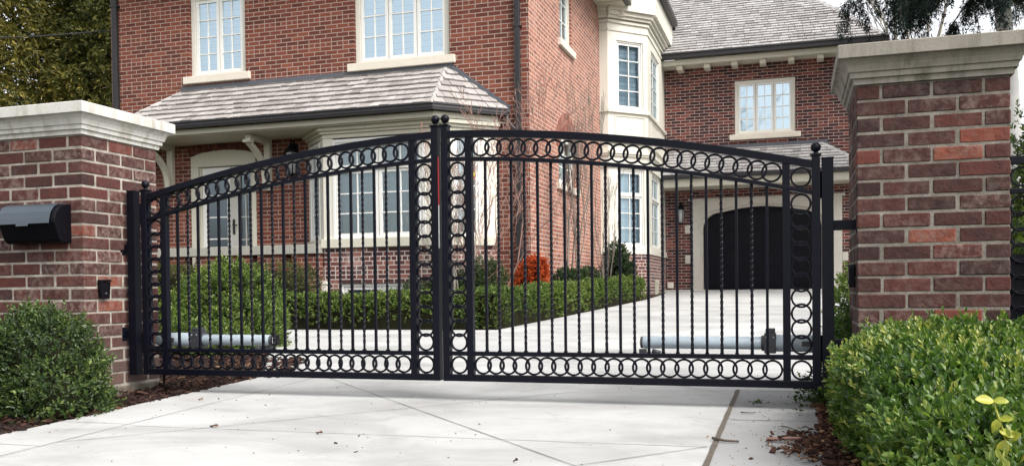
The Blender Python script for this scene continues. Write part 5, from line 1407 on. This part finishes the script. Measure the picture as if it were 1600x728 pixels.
# bare stems against the house
def bare(name, label, cat, base, stems, L_, r0, depth, mat, seed, lean=.25, spread=.45, up=.35, kids=3, group=None, shrink=.66, minr=.003, wob=.07):
    t = thing(name, label, cat, base, group); r = random.Random(seed); mb = MB()
    for k in range(stems):
        a = 2*PI*k/stems+r.uniform(-.4, .4)
        d_ = Vector((math.cos(a)*lean*r.uniform(.4, 1.4), math.sin(a)*lean*r.uniform(.4, 1.2), 1))
        branch(mb, Vector(base)+Vector((math.cos(a)*.03, math.sin(a)*.03, 0)), d_, L_*r.uniform(.7, 1.15), r0*r.uniform(.6, 1.1), depth, r, spread, up, kids, shrink, 5, wob, 6, minr)
    mb.build('branches', mat, t); return t
bare('bare_shrub', 'leafless multi stemmed shrub with pinkish twigs in front of the angled bay window', 'shrub', (-3.95, 11.45, .18), 6, 1.25, .015, 5, 'twig_pink', 71, lean=.55, spread=.55, up=.20, kids=3, minr=.0024, shrink=.62, wob=.14)
bare('bare_shrub', 'grey leafless shrub with thick leaning stems left of the pinkish one', 'shrub', (-4.35, 11.5, .18), 5, 1.0, .024, 4, 'bark_grey', 72, lean=.8, spread=.6, up=.3, kids=3, minr=.003, wob=.16)
bare('bare_tree', 'slender upright leafless tree against the sunny side wall', 'tree', (-3.30, 13.75, .24), 5, 1.5, .024, 4, 'bark_brown', 73, lean=.14, spread=.24, up=.55, kids=3, minr=.0028, wob=.07, shrink=.66)
bare('bare_tree', 'thin leafless sapling at the left edge of the tall cream bay', 'tree', (-3.0, 14.6, .28), 4, 1.1, .013, 3, 'bark_brown', 74, lean=.16, spread=.3, up=.5, kids=3, minr=.0028, wob=.08)

# evergreen trees on the left
def conifer(name, label, x, y, h, rad, n, mat, seed, z0=.6, droop=.35, leaf=.13, wl=.34, group=None, tb=.5):
    t = thing(name, label, 'tree', (x, y, ground_z(y)), group); r = np.random.default_rng(seed)
    mb = MB(); mb.tube([(x, y, -.1), (x+.05, y, h*.5), (x, y, h*.97)], [h*.022, h*.014, .02], 8)
    rr = random.Random(seed); tips = []
    for k in range(70):
        z = z0+(h-z0)*rr.random()**.9; a = rr.uniform(0, 6.28); R_ = rad*(1-(z-z0)/(h-z0))**.65*rr.uniform(.8, 1.05)+.2
        p1 = Vector((x+math.cos(a)*R_*.5, y+math.sin(a)*R_*.5, z+.12)); p2 = Vector((x+math.cos(a)*R_, y+math.sin(a)*R_, z-.25*R_*.3))
        mb.tube([(x, y, z), p1, p2], [.035, .02, .006], 5, cap=False); tips.append((p1, p2, a))
    mb.build('trunk', 'bark', t)
    z = z0+(h-z0)*r.random(n)**1.15; a = r.uniform(0, 2*PI, n)
    prof = rad*(1-(z-z0)/(h-z0)*.97)**.6
    clump = .5+.5*lump(np.stack([np.cos(a)*2.2, np.sin(a)*2.2, z*1.15], 1), seed, 1.6)
    rr_ = prof*(r.random(n)**.33)*(.72+.38*clump)
    keep = r.random(n) < (.35+.8*clump)
    z, a, rr_ = z[keep], a[keep], rr_[keep]; n = len(z)
    P = np.stack([x+np.cos(a)*rr_, y+np.sin(a)*rr_, z], 1)
    N = np.stack([np.cos(a), np.sin(a), np.full(n, -droop)], 1)
    sprigs('crown', P, N, leaf*1.5, 5, leaf, mat, t, seed+1, up=0, spread=.5, wl=wl, simple_leaf=True, tone_scale=.9, tbase=tb)
    return t
conifer('evergreen_tree', 'olive green cedar at the far left edge behind the mailbox pillar', -20.6, 19.0, 12, 3.4, 30000, 'cedar_leaf', 81, leaf=.15, wl=.34, group='evergreens left of the house', tb=.60)
conifer('evergreen_tree', 'darker cedar with sky gaps close to the left wall of the house', -17.6, 20.5, 13, 3.0, 28000, 'cedar_leaf', 82, leaf=.15, wl=.34, group='evergreens left of the house', tb=.46)
conifer('evergreen_tree', 'cedar standing furthest back between the two front cedars', -21.5, 24.5, 14, 3.6, 24000, 'cedar_leaf', 83, leaf=.17, group='evergreens left of the house', tb=.35)
shrub('garden_shrub', 'dark green shrub at the far left edge behind the mailbox pillar', 'bush', [(-6.2, 5.6, .4, .8, .6, .7), (-7.4, 6.0, .5, 1.0, .7, .8)], 320, .09, 7, .04, 'dark_leaf', 86, tbase=.5)
# drooping conifer on the right
def hemlock():
    t = thing('hemlock_tree', 'dark drooping hemlock with pale trunk above the right pillar cap', 'tree', (3.75, 17.6, .4)); r = random.Random(91)
    mb = MB(); mb.tube([(3.72, 17.6, .3), (3.62, 17.6, 4), (3.42, 17.6, 6.5), (3.5, 17.6, 11)], [.2, .15, .12, .05], 10); tr = mb.build('trunk', 'bark_pale', t)
    mb = MB(); P = []; N = []; D = []
    for k in range(78):
        a = r.uniform(0, 2*PI); z = r.uniform(6.0, 9.6); R_ = r.uniform(1.3, 3.1)
        pts = [Vector((3.45, 17.6, z))]
        for j in range(1, 6):
            f = j/5; pts.append(Vector((3.62+math.cos(a)*R_*f, 17.6+math.sin(a)*R_*f*.8, z+.25*f-1.1*f*f)))
        mb.tube(pts, [.035, .028, .022, .016, .01, .006], 5, cap=False)
        for j in range(1, 6):
            for q in range(8):
                f = (j-1+r.random())/5; i0 = min(4, int(f*5)); p = pts[i0].lerp(pts[i0+1], f*5-i0)
                L_ = r.uniform(.25, .9)*(.6+.5*f); dx = r.gauss(0, .22); dy = r.gauss(0, .22)
                s = 14; q_ = [p+Vector((dx*L_*u/s, dy*L_*u/s, -L_*(u/s)**1.1)) for u in range(s+1)]
                mb.tube([q_[0], q_[7], q_[14]], [.006, .004, .002], 3, cap=False)
                for u in q_[1:]:
                    for w in range(4):
                        P.append((u.x+r.gauss(0, .035), u.y+r.gauss(0, .035), u.z+r.gauss(0, .02))); N.append((r.gauss(0, .5), r.gauss(0, .5), -1))
    mb.build('branches', 'bark', t)
    P = np.array(P); N = unit(np.array(N, float)); k = RNG.random(len(P)) < .8
    sprigs('foliage', P[k], N[k], .09, 4, .075, 'hemlock_leaf', t, 92, up=-.2, spread=.45, wl=.24, simple_leaf=True, tone_scale=1.5, tbase=.42)
hemlock()
shrub('evergreen_shrub', 'tall green shrub behind the iron fence at the right edge', 'bush', [(3.1, 10.4, 1.3, .95, .8, 1.25), (2.6, 9.4, .6, .7, .6, .8), (3.4, 11, 2.1, .8, .7, .8), (2.0, 7.0, .3, .6, .5, .6)], 330, .11, 7, .05, 'hedge_leaf', 95, rough=.2, up=.4, spread=.8, tbase=.4)
def bigtree(name, label, base, h, seed, mat='bark_grey', group=None, r0=.2, depth=5):
    t = thing(name, label, 'tree', base, group); r = random.Random(seed); mb = MB()
    branch(mb, Vector(base), Vector((0, 0, 1)), h*.36, r0, depth, r, .62, .12, 4, .70, 5, .07, 7, .007)
    mb.build('branches', mat, t); return t
bigtree('bare_tree', 'bare tree behind the garage roof with thin branches against the sky', (3.6, 31, .5), 15, 101, depth=4)
bigtree('bare_tree', 'bare street tree across the road, mirrored in the upper windows', (-13.5, -17, -.2), 17, 104, r0=.26)
bigtree('bare_tree', 'second bare street tree across the road, mirrored in the upper windows', (-6.0, -20, -.2), 18, 105, r0=.26)

# cable to the house
mb = MB(); pts = []
A, B = Vector((-11.43, 13.1, 5.22)), Vector((-29.5, 22.4, 9.9))
for i in range(13):
    f = i/12; p = A.lerp(B, f); p.z -= .35*math.sin(PI*f); pts.append(p)
mb.tube(pts, .012, 6); tag(mb.build('utility_cable', 'cable'), 'thin dark utility cable crossing in front of the cedars to the house', 'cable')

# fallen leaves, twigs and clippings
def gz(y, o=.004): return 0.03*(y-4.4)+o
def dead_leaf(x, y, a, s, label, mat='debris', tone=.8):
    mb = MB(); mb.cur = tone; c, s_ = math.cos(a), math.sin(a)
    prof = [(-1, 0), (-.5, .35), (.2, .42), (.8, .2), (1.1, 0)]
    top = [(u*s, v*s, .010*math.sin(3*u)+.006) for u, v in prof]; bot = [(u*s, -v*s, .012*abs(v)+.004) for u, v in prof[1:-1]]
    mid = [(u*s, 0, .003) for u, v in prof[1:-1]]
    T = lambda p: (x+p[0]*c-p[1]*s_, y+p[0]*s_+p[1]*c, gz(y)+p[2])
    V = [T(p) for p in top+bot+mid]
    n = 5
    F_ = [(0, 8, 1), (1, 8, 9, 2), (2, 9, 10, 3), (3, 10, 4), (0, 5, 8), (5, 6, 9, 8), (6, 7, 10, 9), (7, 4, 10)]
    mb.addfaces(V, F_); return tag(mb.build('dead_leaf', mat), label, 'leaf', 'fallen leaves on the driveway')
dead_leaf(-3.02, 4.05, .4, .014, 'small brown leaf on the concrete below the left gate leaf')
dead_leaf(-1.89, 3.31, .1, .016, 'brown curled leaf on the pale concrete left of centre', tone=.6)
dead_leaf(-2.44, 3.36, .3, .020, 'narrow tan leaf on the concrete at the lower left', tone=.5)
dead_leaf(-.93, 2.98, .8, .010, 'tiny dark leaf near the diagonal joint', tone=.1)
def stick(pts, r_, label, mat='bark'):
    mb = MB(); P = [(x, y, gz(y, .008+dz)) for x, y, dz in pts]; mb.tube(P, [r_*(1-.4*i/len(P)) for i in range(len(P))], 6); return tag(mb.build('twig', mat), label, 'twig', 'fallen twigs on the driveway')
stick([(-.30, 3.50, .004), (-.25, 3.47, .002), (-.20, 3.475, .0)], .006, 'short brown twig lying across the expansion joint')
stick([(-.23, 4.14, 0), (-.20, 4.13, .001), (-.165, 4.145, 0)], .003, 'thin grey twig on the grey concrete border')
stick([(-.05, 3.83, 0), (-.02, 3.78, .004), (.02, 3.72, 0), (.05, 3.70, .002)], .0028, 'forked thin twig beside the bark spill')
stick([(-.10, 3.52, .004), (-.04, 3.53, .006), (.02, 3.55, .006), (.09, 3.56, .004)], .008, 'thick reddish bark stick at the tip of the spill', 'twig_pink')
def clipping(x, y, n, label, seed):
    r = np.random.default_rng(seed); P = np.stack([x+r.normal(0, .022, n), y+r.normal(0, .02, n), np.full(n, gz(y)+.008)+r.random(n)*.01], 1)
    D = unit(np.stack([r.normal(0, 1, n), r.normal(0, 1, n), r.random(n)*.5], 1)); N = np.tile([0, 0, 1.0], (n, 1))+r.normal(0, .3, (n, 3)); L_ = r.uniform(.014, .024, n)
    tag(leaf_mesh('leaf_clipping', P, D, N, L_, L_*.5, r.random(n)*.8, 'box_leaf'), label, 'clipping', 'green boxwood clippings')
clipping(-.155, 4.38, 26, 'green boxwood clipping on the grey border near the gate', 5)
clipping(.0, 4.18, 10, 'smaller green clipping on the grey border by the big bush', 6)
